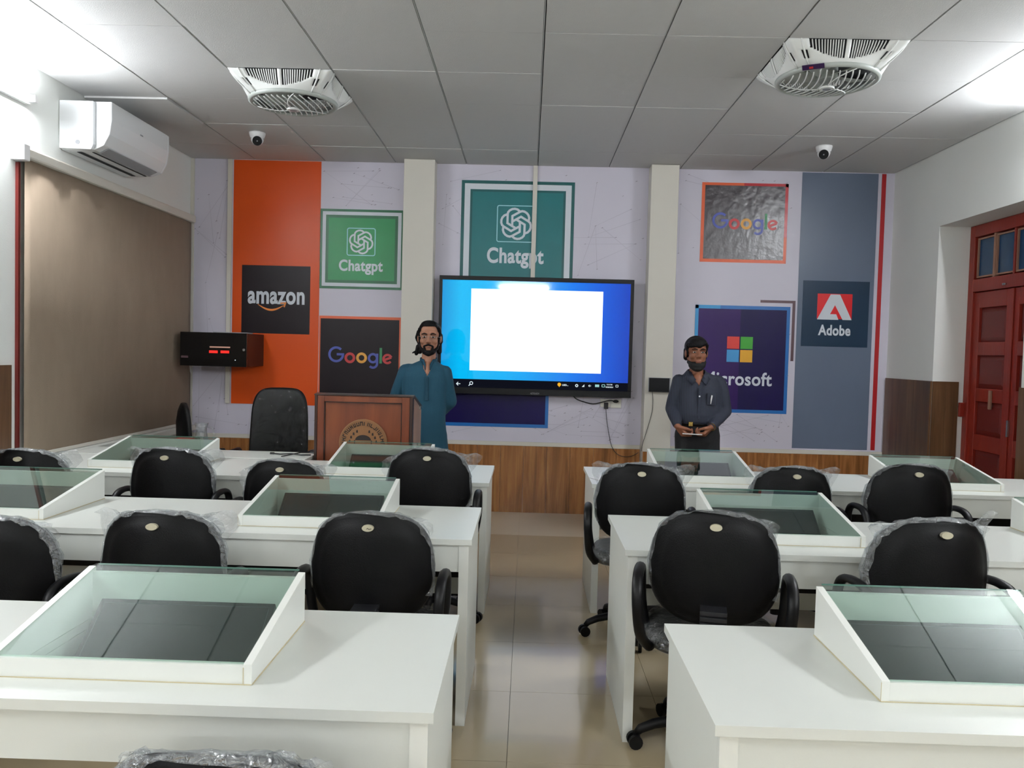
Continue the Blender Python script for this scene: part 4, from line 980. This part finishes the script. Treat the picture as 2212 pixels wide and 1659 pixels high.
P2 = [(.90, 5.26, .726), (.94, 5.33, .73), (.98, 5.42, .734), (1.03, 5.46, .73), (1.065, 5.45, .727)]
MB((.9, 5.4, .72)).tube(P1, .0045, 6).box(.785, .81, 5.39, 5.41, .7205, .733).build('lead', m_sens, cb, smooth=False); MB((.9, 5.4, .72)).tube(P2, .004, 6).build('lead', m_sens, cb)
# lectern
lc = thing('lectern', 'reddish brown wooden lectern with a round carved seal', 'lectern', (1.4, 5.55, 0)); c = (1.4, 5.55, 0)
lx0, lx1, ly0, ly1 = 1.085, 1.728, 5.565, 5.98
lx0, lx1, ly0, ly1 = 1.082, 1.722, 5.36, 5.80
MB(c).box(lx0+.02, lx1-.02, ly0+.018, ly0+.03, .06, 1.10).build('front_panel', m_lect, lc)
f = MB(c); f.box(lx0+.018, lx0+.062, ly0+.004, ly0+.0175, .06, 1.118); f.box(lx1-.07, lx1-.02, ly0+.004, ly0+.0175, .06, 1.118); f.box(lx0+.062, lx1-.07, ly0+.004, ly0+.0175, 1.08, 1.118); f.box(lx0+.062, lx1-.07, ly0+.004, ly0+.0175, .06, .14)
f.build('front_frame', m_lect, lc, bevel=.002)
f = MB(c); 
for (a, b, z0, z1) in ((lx0+.063, lx0+.068, .14, 1.08), (lx1-.076, lx1-.071, .14, 1.08), (lx0+.063, lx1-.071, 1.074, 1.0795)): f.box(a, b, ly0+.008, ly0+.0178, z0, z1)
f.build('dark_moulding', m_lectd, lc)
MB(c).box(lx0, lx0+.0175, ly0, ly0+.06, 0, 1.125).build('corner_post', m_lectd, lc, bevel=.002); MB(c).box(lx1-.0195, lx1, ly0, ly0+.06, 0, 1.125).build('corner_post', m_lectd, lc, bevel=.002)
MB(c).prism([(ly0, 1.1265), (ly0+.06, 1.134), (ly1+.01, 1.04), (ly1+.01, 1.02), (ly0+.06, 1.115), (ly0, 1.119)], 'x', lx0-.004, lx1+.004).build('top', m_lectd, lc, bevel=.002)
for xx in (lx0, lx1-.02): MB(c).prism([(ly0+.061, .06), (ly1, .06), (ly1, 1.018), (ly0+.061, 1.112)], 'x', xx, xx+.02).build('side_panel', m_lects, lc)
MB(c).box(lx0-.01, lx1+.01, ly0-.01, ly1+.01, 0, .059).build('plinth', m_lectd, lc, bevel=.003)
MB(c).box(lx1-.004, lx1+.012, ly1-.12, ly1-.06, 1.02, 1.045).build('side_catch', m_chrome, lc, bevel=.003)
sx_, sz_, sr_ = 1.402, .812, .158
seal = MB(c).cyl((sx_, ly0+.004, sz_), sr_, .0135, 'y', 48).build('seal', m_seal, lc, bevel=.003)
MB(c).ribbon(arc(sx_, sz_, sr_-.006, 0, 352, 48), .006, ly0-.001, ly0+.0035, closed=True).build('seal_rim', m_seal, seal)
mk = MB(c); rr = random.Random(21)
for k in range(34):
    a = 2*PI*k/34; r1, r2 = sr_-.042, sr_-.018; ca, sa = math.cos(a), math.sin(a)
    hw = rr.uniform(.0065, .010)
    for (ra, rb_, ta, tb_) in ((r1, r2, -hw, -hw+.005), (r1+(r2-r1)*rr.choice((0, .45, .85)), 0, -hw, hw), (r1, r2, hw-.005, hw)):
        if rb_ == 0: rb_ = ra+.006
        if rr.random() < .2: continue
        mk.prism([(sx_+ra*ca-ta*sa, sz_+ra*sa+ta*ca), (sx_+rb_*ca-ta*sa, sz_+rb_*sa+ta*ca), (sx_+rb_*ca-tb_*sa, sz_+rb_*sa+tb_*ca), (sx_+ra*ca-tb_*sa, sz_+ra*sa+tb_*ca)], 'y', ly0+.002, ly0+.0038)
for k in range(20):
    a = 2*PI*(k+.5)/20
    if abs(math.cos(a)) < .35: continue
    r1 = .088; mk.prism([(sx_+r1*math.cos(a)+dx*.006, sz_+r1*math.sin(a)+dz_*.009) for dx, dz_ in ((-1, -1), (1, -1), (.6, 1), (-.8, .7))], 'y', ly0+.002, ly0+.0038)
mk.prism([(sx_+.052*math.cos(PI*k/14), sz_+.02+.035*math.sin(PI*k/14)) for k in range(15)], 'y', ly0+.002, ly0+.0038)
mk.ribbon([(sx_-.055, sz_+.02), (sx_-.055, sz_-.05), (sx_+.055, sz_-.05), (sx_+.055, sz_+.02)], .007, ly0+.002, ly0+.0038)
mk.build('seal_engraving', m_seald, seal)
# black wall cabinet
rk = thing('wall_cabinet', 'black glass-fronted equipment cabinet with red lights mounted beside the blind', 'cabinet', (-.18, 7.15, 1.245)); c = (-.18, 7.15, 1.245)
cbx0, cbx1, cbz0, cbz1 = -.468, .095, 1.248, 1.528
MB(c).box(cbx0, cbx1, 6.955, YF-.004, cbz0, cbz1).build('body', mat('cabinet_black', (22, 14, 14), .4, var=.1), rk, bevel=.004)
dg_ = MB(c).box(cbx0-.002, cbx1, 6.935, 6.9545, cbz0-.002, cbz1+.002).build('glass_door', mat('black_glass', (8, 9, 11), .06, var=.1), rk, bevel=.003)
MB(c).box(-.222, -.150, 6.9325, 6.9345, 1.357, 1.379).box(-.125, -.053, 6.9325, 6.9345, 1.358, 1.380).build('red_light', m_ledr, dg_)
MB(c).box(-.218, -.045, 6.9325, 6.9345, 1.402, 1.414).build('pale_light', m_ledp, dg_)
MB(c).cyl((.072, 6.930, 1.39), .011, .005, 'y', 16).build('lock', m_chrome, dg_)
MB(c).cyl((.0, 6.932, 1.302), .004, .003, 'y', 10).build('status_light', m_icon, dg_)
MB(c).box(-.46, -.40, 6.9335, 6.9345, 1.312, 1.330).build('door_label', m_brn, dg_)
MB(c).box(-.2, .09, 6.96, 7.1, cbz1+.0005, cbz1+.008).build('top_lip', m_acg, rk)

# ================================================================== SMALL THINGS ON THE FRONT WALL
tp = thing('wall_tablet', 'small black tablet mounted on the right cream pillar', 'tablet', (3.605, 7.2, 1.12)); c = (3.605, 7.2, 1.12)
MB(c).box(3.512, 3.70, 7.185, 7.2185, 1.118, 1.243).build('body', m_acg, tp, bevel=.003)
MB(c).box(3.513, 3.688, 7.181, 7.1848, 1.121, 1.240).build('screen', m_bez, tp, bevel=.002)
def cable(label, pts, r, o):
    P = [Vector(p) for p in pts]; Q = []
    for i in range(len(P)-1):
        p0, p1, p2, p3 = P[max(i-1, 0)], P[i], P[i+1], P[min(i+2, len(P)-1)]
        for u in (0, .33, .66): Q.append(.5*((2*p1)+(-p0+p2)*u+(2*p0-5*p1+4*p2-p3)*u*u+(-p0+3*p1-3*p2+p3)*u**3))
    Q.append(P[-1]); return tag(MB(o).tube(Q, r, 6).build('cable', m_sens, smooth=True), label, 'cable')
cable('thin black lead hanging from the tablet down the pillar', [(3.545, 7.20, 1.118), (3.555, 7.212, 1.05), (3.552, 7.213, .95), (3.53, 7.213, .85), (3.50, 7.213, .74), (3.475, 7.2, .66), (3.465, 7.19, .60)], .0022, (3.5, 7.2, .6))
cable('thin black lead sagging from the adapter plug across the dado', [(3.165, 7.36, .952), (3.17, 7.378, .90), (3.185, 7.378, .80), (3.20, 7.376, .72), (3.225, 7.368, .62), (3.27, 7.36, .555), (3.33, 7.355, .53), (3.40, 7.35, .535), (3.455, 7.30, .575)], .0025, (3.2, 7.37, .6))
cable('black power lead looping below the big screen', [(2.87, 7.36, 1.06), (2.90, 7.37, 1.03), (2.97, 7.375, 1.005), (3.05, 7.375, .99), (3.12, 7.365, 1.005), (3.19, 7.355, 1.025), (3.235, 7.36, 1.02)], .005, (3, 7.37, 1))
so = thing('wall_socket', 'white double wall socket below the right end of screen', 'socket', (3.2, 7.38, .97)); c = (3.2, 7.38, .97)
MB(c).box(3.115, 3.205, YF-.012, YF-.001, .965, 1.035).build('face_plate', m_sock, so, bevel=.002); MB(c).box(3.208, 3.300, YF-.013, YF-.001, .960, 1.035).build('face_plate', m_sock, so, bevel=.002)
tag(MB((3.165, 7.36, .95)).box(3.147, 3.183, 7.345, 7.377, .950, 1.005).build('power_adapter', m_sens, bevel=.003), 'black plug-in power adapter in the white wall socket', 'adapter')
tag(MB((3.25, 7.36, 1.01)).ell((3.25, 7.362, 1.018), (.026, .014, .014), 14, 8).build('power_plug', m_sens, smooth=True), 'black power plug at the right of the wall socket', 'plug')
pp = thing('paper_sheets', 'white paper sheets on the far right desk near aisle', 'paper', (2.95, 4.75, DH+.001))
for k, (dx, dy, a) in enumerate(((0, 0, .5), (.03, .05, .2))):
    o = MB().box(-.10, .10, -.07, .07, 0, .0006).build('sheet', m_white, pp); o.location = (dx, dy, .0008+.0012*k); o.rotation_euler = (0, 0, a)
def film_clump(label, x, y, z, s, seed):
    rr = random.Random(seed); n, m_ = 9, 6; vs = []
    for i in range(n):
        for j in range(m_): vs.append((x+(i/(n-1)-.5)*.24*s, y+(j/(m_-1)-.5)*.12*s, z+.004+abs(rr.gauss(0, .014))*s))
    tag(MB((x, y, z)).add(vs, [(i*m_+j, (i+1)*m_+j, (i+1)*m_+j+1, i*m_+j+1) for i in range(n-1) for j in range(m_-1)]).build('plastic_film', m_film2), label, 'plastic film')
film_clump('crumpled clear plastic film on far right desk beside the papers', 3.02, 4.66, DH, .8, 4)

# ================================================================== PEOPLE
def solidify_union(mb, name, m, parent, voxel, smooth_it=4, post=None):
    me = mb.mesh(name, m); o = bpy.data.objects.new(name, me); COL.objects.link(o)
    r = o.modifiers.new('r', 'REMESH'); r.mode = 'VOXEL'; r.voxel_size = voxel; r.use_smooth_shade = True
    if smooth_it: s_ = o.modifiers.new('s', 'SMOOTH'); s_.factor = .5; s_.iterations = smooth_it
    dg = bpy.context.evaluated_depsgraph_get(); dg.update()
    me2 = bpy.data.meshes.new_from_object(o.evaluated_get(dg)); bpy.data.objects.remove(o)
    if post: post(me2)
    me2.materials.clear(); me2.materials.append(m); me2.polygons.foreach_set('use_smooth', [True]*len(me2.polygons))
    o = bpy.data.objects.new(name, me2); COL.objects.link(o); o.parent = parent; return o
def hand(mb, wrist, d, n_, s_, curl=(35, 45, 35), k=1.0):
    w_ = Vector(wrist); d = Vector(d).normalized(); n_ = Vector(n_); n_ = (n_-d*n_.dot(d)).normalized(); sv = Vector(s_); sv = (sv-d*sv.dot(d)-n_*sv.dot(n_)).normalized()
    for i, off in enumerate((.028, .010, -.009, -.027)):
        kn = w_+d*(.085-.004*abs(i-1))*k+sv*off*k
        mb.cap(w_+sv*off*.55*k+d*.01, .017*k, kn, .0125*k)
        p = kn; a = 0
        for L, r, c_ in zip((.040, .026, .020), (.0098, .0088, .0078), curl):
            a += math.radians(c_); L2 = L*k*(1.0, 1.08, 1.0, .82)[i]; q_ = p+(d*math.cos(a)+n_*math.sin(a))*L2; mb.cap(p, r*k*1.06, q_, r*k); p = q_
    t0 = w_+d*.022*k+sv*.026*k; t1 = w_+d*.055*k+sv*.050*k+n_*.018*k; t2 = w_+d*.082*k+sv*.046*k+n_*.040*k
    mb.cap(t0, .015*k, t1, .0125*k); mb.cap(t1, .0118*k, t2, .0095*k)
def head(mb, c, s=1.0):
    c = Vector(c); e = lambda p, r: mb.ell(c+Vector(p)*s, tuple(x*s for x in r), 24, 16)
    k = lambda p, r, q_, r2: mb.cap(c+Vector(p)*s, r*s, c+Vector(q_)*s, r2*s)
    e((0, .018, .035), (.074, .092, .080)); e((0, -.020, -.035), (.060, .066, .080)); e((0, -.062, -.094), (.026, .024, .020))
    for q_ in (-1, 1):
        k((q_*.058, .0, -.045), .014, (q_*.022, -.062, -.092), .016); e((q_*.034, -.056, -.022), (.028, .028, .028)); e((q_*.076, .012, -.004), (.010, .020, .032))
        e((q_*.0105, -.096, -.030), (.010, .011, .009)); k((q_*.014, -.078, .028), .011, (q_*.044, -.066, .026), .010)
    k((0, -.082, .012), .0085, (0, -.104, -.026), .0105); k((-.018, -.086, -.062), .0065, (.018, -.086, -.062), .0065); k((-.014, -.084, -.072), .0075, (.014, -.084, -.072), .0075); e((0, -.050, .055), (.055, .03, .035))
def face_parts(body, c, s, brow_m):
    c = Vector(c)
    for q_ in (-1, 1):
        ew = MB().ell(c+Vector((q_*.030, -.0735, .004))*s, (.0125*s, .010*s, .0062*s), 14, 8).build('eye', m_eyew, body, smooth=True)
        MB().ell(c+Vector((q_*.030, -.0815, .004))*s, (.0060*s, .0035*s, .0056*s), 12, 8).build('iris', m_eye, ew, smooth=True)
        MB().tube([c+Vector((q_*.012, -.0905, .024))*s, c+Vector((q_*.030, -.0885, .030))*s, c+Vector((q_*.050, -.076, .024))*s], [.0035*s, .0042*s, .0025*s], 6).build('eyebrow', brow_m, body, smooth=True)
    MB().tube([c+Vector((-.021, -.089, -.066))*s, c+Vector((0, -.0945, -.066))*s, c+Vector((.021, -.089, -.066))*s], [.0025*s, .005*s, .0025*s], 6).build('lips', m_lip, body, smooth=True)
def folds(amp, seed, zlo=-9):
    rr = random.Random(seed); ph = [rr.uniform(0, 6.28) for _ in range(5)]
    def f(me):
        me.update()
        ns = [v.normal.copy() for v in me.vertices]
        for v, n_ in zip(me.vertices, ns):
            x, y, z = v.co
            d = .6*math.sin(22*x+5*math.sin(7*z+ph[0])+ph[1])*math.cos(4*z+ph[2])+.45*math.sin(16*z+11*x+6*y+ph[3])+.3*math.sin(38*x-9*z+ph[4])
            v.co += n_*amp*d
    return f

def loft(mb, secs, n=32, p=2.3):
    vs = []
    for (z, cx_, cy_, rx, ry) in secs:
        for k in range(n):
            a = 2*PI*k/n; x, y = sup(a, p); vs.append((cx_+x*rx, cy_+y*ry, z))
    m_ = len(secs); return mb.add(vs, [(i*n+k, i*n+(k+1) % n, (i+1)*n+(k+1) % n, (i+1)*n+k) for i in range(m_-1) for k in range(n)]+[tuple(range(n))[::-1], tuple((m_-1)*n+k for k in range(n))])
# --- man in teal kurta (origin between the feet; faces -y)
def limb(mb, pts, add=0.0):
    for (p, r), (q_, r2) in zip(pts, pts[1:]): mb.cap(p, r+add, q_, r2+add, 14)
pa = thing('person', 'bearded man in glasses and teal kurta standing by the lectern', 'person', (1.70, 6.15, 0), 0.05)
HA = (.028, -.02, 1.520)
bm_ = MB(); head(bm_, HA, 1.06); bm_.cap((.02, .01, 1.27), .056, (.027, 0, 1.45), .050, 16)
loft(bm_, [(.86, 0, .01, .12, .08), (.88, 0, .01, .135, .09), (.95, 0, .01, .135, .09), (1.05, 0, .01, .132, .09), (1.18, 0, .01, .142, .088), (1.25, .005, .01, .125, .072), (1.295, .01, .01, .085, .056), (1.33, .02, .01, .055, .05)])
armsA = {}
for s_ in (-1, 1):
    sh = (s_*.148, .015, 1.290); el = (s_*(.226 if s_ < 0 else .186), .06, 1.045); wr_ = (s_*.085, .155, .93)
    armsA[s_] = (sh, el, wr_); limb(bm_, [((sh[0]*.95, sh[1], sh[2]-.045), .034), (el, .031), (wr_, .025)])
    hand(bm_, Vector(wr_), (-s_*1, .05, -.15), (0, .3, 1), (0, 1, .2), (20, 30, 25))
    hp = (s_*.085, .01, .84); kn = (s_*.095, -.005, .46); an = (s_*.095, .02, .085)
    limb(bm_, [(hp, .08), (kn, .052), (an, .036)]); bm_.cap((s_*.095, .03, .04), .035, (s_*.10, -.12, .025), .024)
bodyA = solidify_union(bm_, 'body', m_skinA, pa, .0048, 3)
face_parts(bodyA, HA, 1.06, m_hair)
h = MB(); s = 1.06; H0 = Vector(HA)
def hp_(p): return H0+Vector(p)*s
h.ell(hp_((0, .030, .047)), (.083*s, .094*s, .078*s), 24, 16); h.ell(hp_((0, -.018, .088)), (.062*s, .058*s, .035*s), 20, 12)
for q_ in (-1, 1):
    h.cap(hp_((q_*.068, -.025, .060)), .013*s, hp_((q_*.074, .005, .020)), .012*s); h.cap(hp_((q_*.076, .03, .02)), .015*s, hp_((q_*.078, .045, -.025)), .015*s)
    h.cap(hp_((q_*.064, .050, -.04)), .022*s, hp_((q_*.068, .040, -.095)), .018*s)
    h.cap(hp_((q_*.070, -.012, .02)), .008*s, hp_((q_*.066, -.018, -.035)), .008*s)
h.cap(hp_((-.084, .035, -.06)), .011*s, hp_((-.092, .03, -.112)), .013*s); h.cap(hp_((-.080, .01, .045)), .012, hp_((-.094, .015, .0)), .009); h.cap(hp_((-.094, .015, .0)), .008, hp_((-.088, .015, -.022)), .006); h.cap(hp_((-.104, .02, -.1)), .008, hp_((-.118, .015, -.108)), .005)
h.ell(hp_((0, .07, -.03)), (.07*s, .045*s, .08*s), 18, 12)
solidify_union(h, 'hair', m_hair, pa, .0045, 2, post=folds(.0022, 3))
bd = MB()
for q_ in (-1, 1):
    bd.cap(hp_((q_*.066, -.012, -.032)), .007*s, hp_((q_*.056, -.034, -.070)), .012*s); bd.cap(hp_((q_*.056, -.034, -.070)), .012*s, hp_((q_*.028, -.068, -.100)), .016*s)
    bd.cap(hp_((q_*.028, -.068, -.100)), .016*s, hp_((0, -.078, -.112)), .016*s); bd.cap(hp_((q_*.031, -.084, -.060)), .0065*s, hp_((q_*.027, -.080, -.094)), .010*s)
    bd.cap(hp_((q_*.031, -.086, -.058)), .0055*s, hp_((0, -.0975, -.047)), .0065*s)
bd.cap(hp_((-.02, -.080, -.098)), .012*s, hp_((.02, -.080, -.098)), .012*s)
solidify_union(bd, 'beard', m_hair, pa, .0035, 2, post=folds(.001, 8))
gl = MB()
for q_ in (-1, 1):
    ring = [hp_((q_*.031+.022*math.cos(a), -.099+abs(q_*.031+.022*math.cos(a))*.12, .001+.014*math.sin(a))) for a in [2*PI*k/20 for k in range(20)]]
    gl.tube(ring, .0009, 5, closed=True); gl.tube([hp_((q_*.053, -.092, .006)), hp_((q_*.074, -.06, .006)), hp_((q_*.080, .01, .004))], .0014, 5)
    gl.tube([hp_((q_*.050, -.0945, .010)), hp_((q_*.031, -.097, .016)), hp_((q_*.012, -.100, .010))], .0012, 5)
gl.tube([hp_((-.010, -.101, .006)), hp_((0, -.104, .009)), hp_((.010, -.101, .006))], .0012, 5)
go = gl.build('spectacles', m_chrome, pa, smooth=True)
# kurta
k_ = MB()
loft(k_, [(.47, 0, .02, .188, .130), (.65, 0, .018, .178, .122), (.80, 0, .015, .169, .117), (.92, 0, .013, .161, .113), (1.02, 0, .012, .157, .111), (1.12, 0, .012, .160, .111), (1.21, 0, .012, .166, .108), (1.275, .004, .012, .160, .096), (1.315, .012, .010, .128, .080), (1.340, .020, .008, .088, .068), (1.352, .024, .006, .066, .062)])
k_.cap((-.125, .014, 1.275), .050, (.125, .014, 1.275), .050, 18)
for s_ in (-1, 1):
    sh, el, wr_ = armsA[s_]; limb(k_, [((sh[0], sh[1], sh[2]-.022), .052), (tuple((a+b)/2 for a, b in zip(sh, el)), .053), (el, .050), (wr_, .044)])
def cutneck(me):
    folds(.0045, 4)(me)
    bm2 = bmesh.new(); bm2.from_mesh(me); de = []
    for fce in bm2.faces:
        p = fce.calc_center_median()
        if p.y < .0 and p.z > 1.235 and abs(p.x-.022) < (p.z-1.235)*.42: de.append(fce)
        elif p.z > 1.335 and math.hypot(p.x-.025, p.y-.005) < .060: de.append(fce)
    bmesh.ops.delete(bm2, geom=de, context='FACES'); bm2.to_mesh(me); bm2.free()
ko = solidify_union(k_, 'kurta', m_teal, pa, .0065, 5, post=cutneck)
# chest skin within the neck opening sits just inside the cloth
MB().ell((.018, -.030, 1.275), (.050, .060, .075), 18, 12).build('upper_chest', m_skinA, bodyA, smooth=True)
cl = MB()
for s_ in (-1, 1):
    P = [Vector((.024+s_*.064*math.cos(a), .004+.062*math.sin(a), 1.352+.010*math.sin(a))) for a in [math.radians(x) for x in (90, 60, 30, 0, -30, -55)]]
    P.append(Vector((.024+s_*.018, -.088, 1.305))); 
    vs = []; 
    for p in P: out = Vector((p.x-.024, p.y, 0)).normalized(); vs += [p-Vector((0, 0, .022))+out*.006, p+Vector((0, 0, .020))]
    cl.add(vs, [(2*i, 2*i+1, 2*i+3, 2*i+2) for i in range(len(P)-1)])
co = cl.build('band_collar', m_teal, ko, smooth=True); co.modifiers.new('s', 'SOLIDIFY').thickness = .004
MB().box(.010, .034, -.107, -.0955, 1.06, 1.235).build('placket', m_teald, ko, bevel=.001)
for z in (1.09, 1.14, 1.19): MB().cyl((.022, -.1095, z), .0045, .002, 'y', 10).build('button', m_teald, ko)
tr = MB()
for s_ in (-1, 1): limb(tr, [((s_*.085, .012, .80), .095), ((s_*.098, .0, .46), .088), ((s_*.10, .02, .12), .058)])
solidify_union(tr, 'shalwar', m_teal, pa, .009, 4, post=folds(.005, 6))
for s_ in (-1, 1):
    x = MB(); x.cap((s_*.095, .035, .040), .042, (s_*.105, -.14, .030), .033); x.box(s_*.10-.038, s_*.10+.038, -.165, .07, 0.0, .012); solidify_union(x, 'shoe', m_blackp, pa, .006, 2)

# --- man in dark shirt with black face mask
pb = thing('person', 'man in dark striped shirt with black face mask under his chin', 'person', (3.765, 6.30, 0), 0.0)
HB = (-.035, -.02, 1.462)
bm_ = MB(); sB = 1.02; head(bm_, HB, sB); bm_.cap((-.02, .01, 1.22), .058, (-.032, 0, 1.40), .050, 16)
loft(bm_, [(.86, 0, .01, .12, .08), (.88, 0, .01, .135, .09), (.93, 0, .008, .138, .098), (1.02, 0, .005, .142, .10), (1.15, 0, .01, .142, .09), (1.22, -.003, .01, .125, .072), (1.265, -.01, .01, .085, .056), (1.30, -.02, .01, .055, .05)])
armsB = {-1: ((-.155, .01, 1.265), (-.196, .02, 1.035), (-.180, -.135, .915)), 1: ((.152, .01, 1.262), (.202, .01, 1.025), (.065, -.165, .920))}
for s_ in (-1, 1):
    sh, el, wr_ = armsB[s_]; limb(bm_, [((sh[0]*.95, sh[1], sh[2]-.045), .034), (el, .032), (wr_, .026)])
    hp = (s_*.082, .01, .83); kn = (s_*.09, -.005, .45); an = (s_*.09, .02, .085)
    limb(bm_, [(hp, .08), (kn, .052), (an, .036)]); bm_.cap((s_*.09, .03, .04), .035, (s_*.10, -.12, .025), .024)
hand(bm_, armsB[-1][2], (.50, -.10, -.62), (.8, .35, .3), (.3, -1, .1), (48, 62, 45), 1.0)
hand(bm_, armsB[1][2], (-.55, -.10, -.60), (-.8, .35, .3), (-.3, -1, .1), (48, 62, 45), 1.0)
bodyB = solidify_union(bm_, 'body', m_skinB, pb, .0045, 2)
face_parts(bodyB, HB, sB, m_hair)
H0 = Vector(HB); s = sB
h = MB(); h.ell(hp_((0, .030, .048)), (.086*s, .093*s, .080*s), 24, 16); h.ell(hp_((0, -.030, .074)), (.070*s, .060*s, .040*s), 20, 12)
h.cap(hp_((-.058, -.055, .055)), .020*s, hp_((.010, -.078, .052)), .018*s); h.cap(hp_((.010, -.078, .054)), .016*s, hp_((.050, -.058, .070)), .018*s)
for q_ in (-1, 1):
    h.cap(hp_((q_*.070, -.02, .055)), .016*s, hp_((q_*.074, -.002, .022)), .010*s); h.cap(hp_((q_*.070, .04, .02)), .020*s, hp_((q_*.062, .06, -.035)), .024*s)
    h.cap(hp_((q_*.072, -.012, .02)), .008*s, hp_((q_*.068, -.014, -.018)), .007*s)
h.ell(hp_((0, .07, -.02)), (.068*s, .04*s, .06*s), 18, 12)
solidify_union(h, 'hair', m_hair, pb, .0045, 2, post=folds(.002, 5))
mk_ = MB(); mk_.ell(hp_((0, -.030, -.090)), (.063*s, .066*s, .040*s), 24, 14); mk_.ell(hp_((0, -.045, -.112)), (.045*s, .048*s, .026*s), 20, 12)
for q_ in (-1, 1): mk_.cap(hp_((q_*.058, -.012, -.068)), .015*s, hp_((q_*.040, -.060, -.085)), .018*s)
mo_ = solidify_union(mk_, 'face_mask', m_maskc, pb, .0045, 2)
ms = MB()
for q_ in (-1, 1): ms.tube([hp_((q_*.064, -.015, -.060)), hp_((q_*.074, .0, -.03)), hp_((q_*.080, .024, .022))], .0022, 5)
ms.build('ear_loops', m_maskc, mo_)
# shirt
k_ = MB(); loft(k_, [(.925, 0, .006, .150, .112), (.945, 0, .004, .160, .124), (1.0, 0, .0, .167, .130), (1.08, 0, .004, .168, .126), (1.18, 0, .010, .172, .114), (1.245, -.002, .012, .165, .098), (1.285, -.010, .010, .132, .080), (1.310, -.018, .008, .090, .068), (1.324, -.024, .006, .064, .062)])
k_.cap((-.125, .012, 1.248), .048, (.125, .012, 1.248), .048, 18)
for s_ in (-1, 1):
    sh, el, wr_ = armsB[s_]; W2 = Vector(wr_)+(Vector(el)-Vector(wr_)).normalized()*.02
    limb(k_, [((sh[0], sh[1], sh[2]-.022), .054), (tuple((a+b)/2 for a, b in zip(sh, el)), .053), (el, .050), (tuple((Vector(el)+W2)/2), .047), (tuple(W2), .037)])
def cutneckB(me):
    folds(.0045, 14)(me); bm2 = bmesh.new(); bm2.from_mesh(me); de = []
    for fce in bm2.faces:
        p = fce.calc_center_median()
        if p.y < .0 and p.z > 1.215 and abs(p.x+.024) < (p.z-1.215)*.50: de.append(fce)
        elif p.z > 1.305 and math.hypot(p.x+.025, p.y-.005) < .060: de.append(fce)
        elif p.z < .945 and abs(p.x) < .13 and p.y > -.11: pass
    bmesh.ops.delete(bm2, geom=de, context='FACES'); bm2.to_mesh(me); bm2.free()
so_ = solidify_union(k_, 'shirt', m_shirt, pb, .0062, 5, post=cutneckB)
MB().ell((-.026, -.030, 1.245), (.050, .060, .072), 18, 12).build('upper_chest', m_skinB, bodyB, smooth=True)
for s_ in (-1, 1):
    cx0 = -.026
    P = [(cx0, .070, 1.335), (cx0+s_*.040, .058, 1.340), (cx0+s_*.066, .010, 1.335), (cx0+s_*.058, -.045, 1.318), (cx0+s_*.020, -.092, 1.262)]
    Q = [(cx0, .094, 1.290), (cx0+s_*.050, .084, 1.290), (cx0+s_*.098, .012, 1.298), (cx0+s_*.086, -.085, 1.268), (cx0+s_*.052, -.112, 1.222)]
    cl = MB(); cl.add([v for p in zip(P, Q) for v in p], [(2*i, 2*i+1, 2*i+3, 2*i+2) for i in range(4)]); co = cl.build('collar', m_shirt, so_, smooth=True); co.modifiers.new('s', 'SOLIDIFY').thickness = .005
MB().box(-.032, -.012, -.128, -.112, .97, 1.20).build('placket', m_shirt, so_, bevel=.002)
MB().cyl((-.024, -.132, 1.140), .006, .004, 'y', 12).build('button', m_white, so_)
MB().box(.035, .105, -.1255, -.110, 1.075, 1.165).build('pocket', m_shirt, so_, bevel=.002)
tr = MB(); loft(tr, [(.74, 0, .008, .12, .09), (.80, 0, .008, .160, .112), (.86, 0, .008, .166, .120), (.93, 0, .006, .152, .114)])
for s_ in (-1, 1): limb(tr, [((s_*.080, .010, .84), .094), ((s_*.092, .0, .46), .078), ((s_*.095, .02, .10), .060)])
solidify_union(tr, 'trousers', m_trou, pb, .008, 4, post=folds(.003, 6))
MB().lathe([(.0, 0)], n=4) if False else None
blt = MB(); blt.add([(.163*math.cos(2*PI*k/40), .008+.122*math.sin(2*PI*k/40), z) for z in (.915, .945) for k in range(40)], [(k, (k+1) % 40, 40+(k+1) % 40, 40+k) for k in range(40)])
bo = blt.build('belt', m_blackp, pb, smooth=True); bo.modifiers.new('s', 'SOLIDIFY').thickness = .004
MB().box(-.095, -.062, -.118, -.098, .914, .947).build('belt_buckle', m_gold, bo, bevel=.003)
wt = MB(); wp = Vector(armsB[1][2]); dd = (Vector(armsB[1][1])-wp).normalized(); wt.tube([wp+dd*.0-dd*.004, wp+dd*.008], .032, 20); wt.build('wristwatch', m_gold, pb)
for s_ in (-1, 1):
    x = MB(); x.cap((s_*.095, .035, .040), .042, (s_*.105, -.14, .030), .033); x.box(s_*.10-.038, s_*.10+.038, -.165, .07, 0.0, .012); solidify_union(x, 'shoe', m_blackp, pb, .006, 2)
tag(MB((3.83, 6.17, 1.1)).tube([(3.825, 6.168, 1.085), (3.828, 6.168, 1.118), (3.832, 6.167, 1.150)], [.003, .0055, .006], 8).build('pen', m_white, smooth=True), 'shiny white pen clipped in the shirt pocket', 'pen')
tag(MB((3.69, 6.09, .868)).tube([(3.61, 6.095, .866), (3.755, 6.095, .862)], .004, 8).build('pointer_stick', m_white, smooth=True), 'thin white stick held between the hands of the man in shirt', 'stick')
# fix duplicate camera labels
cams = [o for o in bpy.data.objects if o.name.startswith('dome_camera')]
for o in cams: o['label'] = 'white dome security camera on the ceiling above the orange panel' if o.location.x < 2 else 'white dome security camera on the ceiling above slate blue strip'
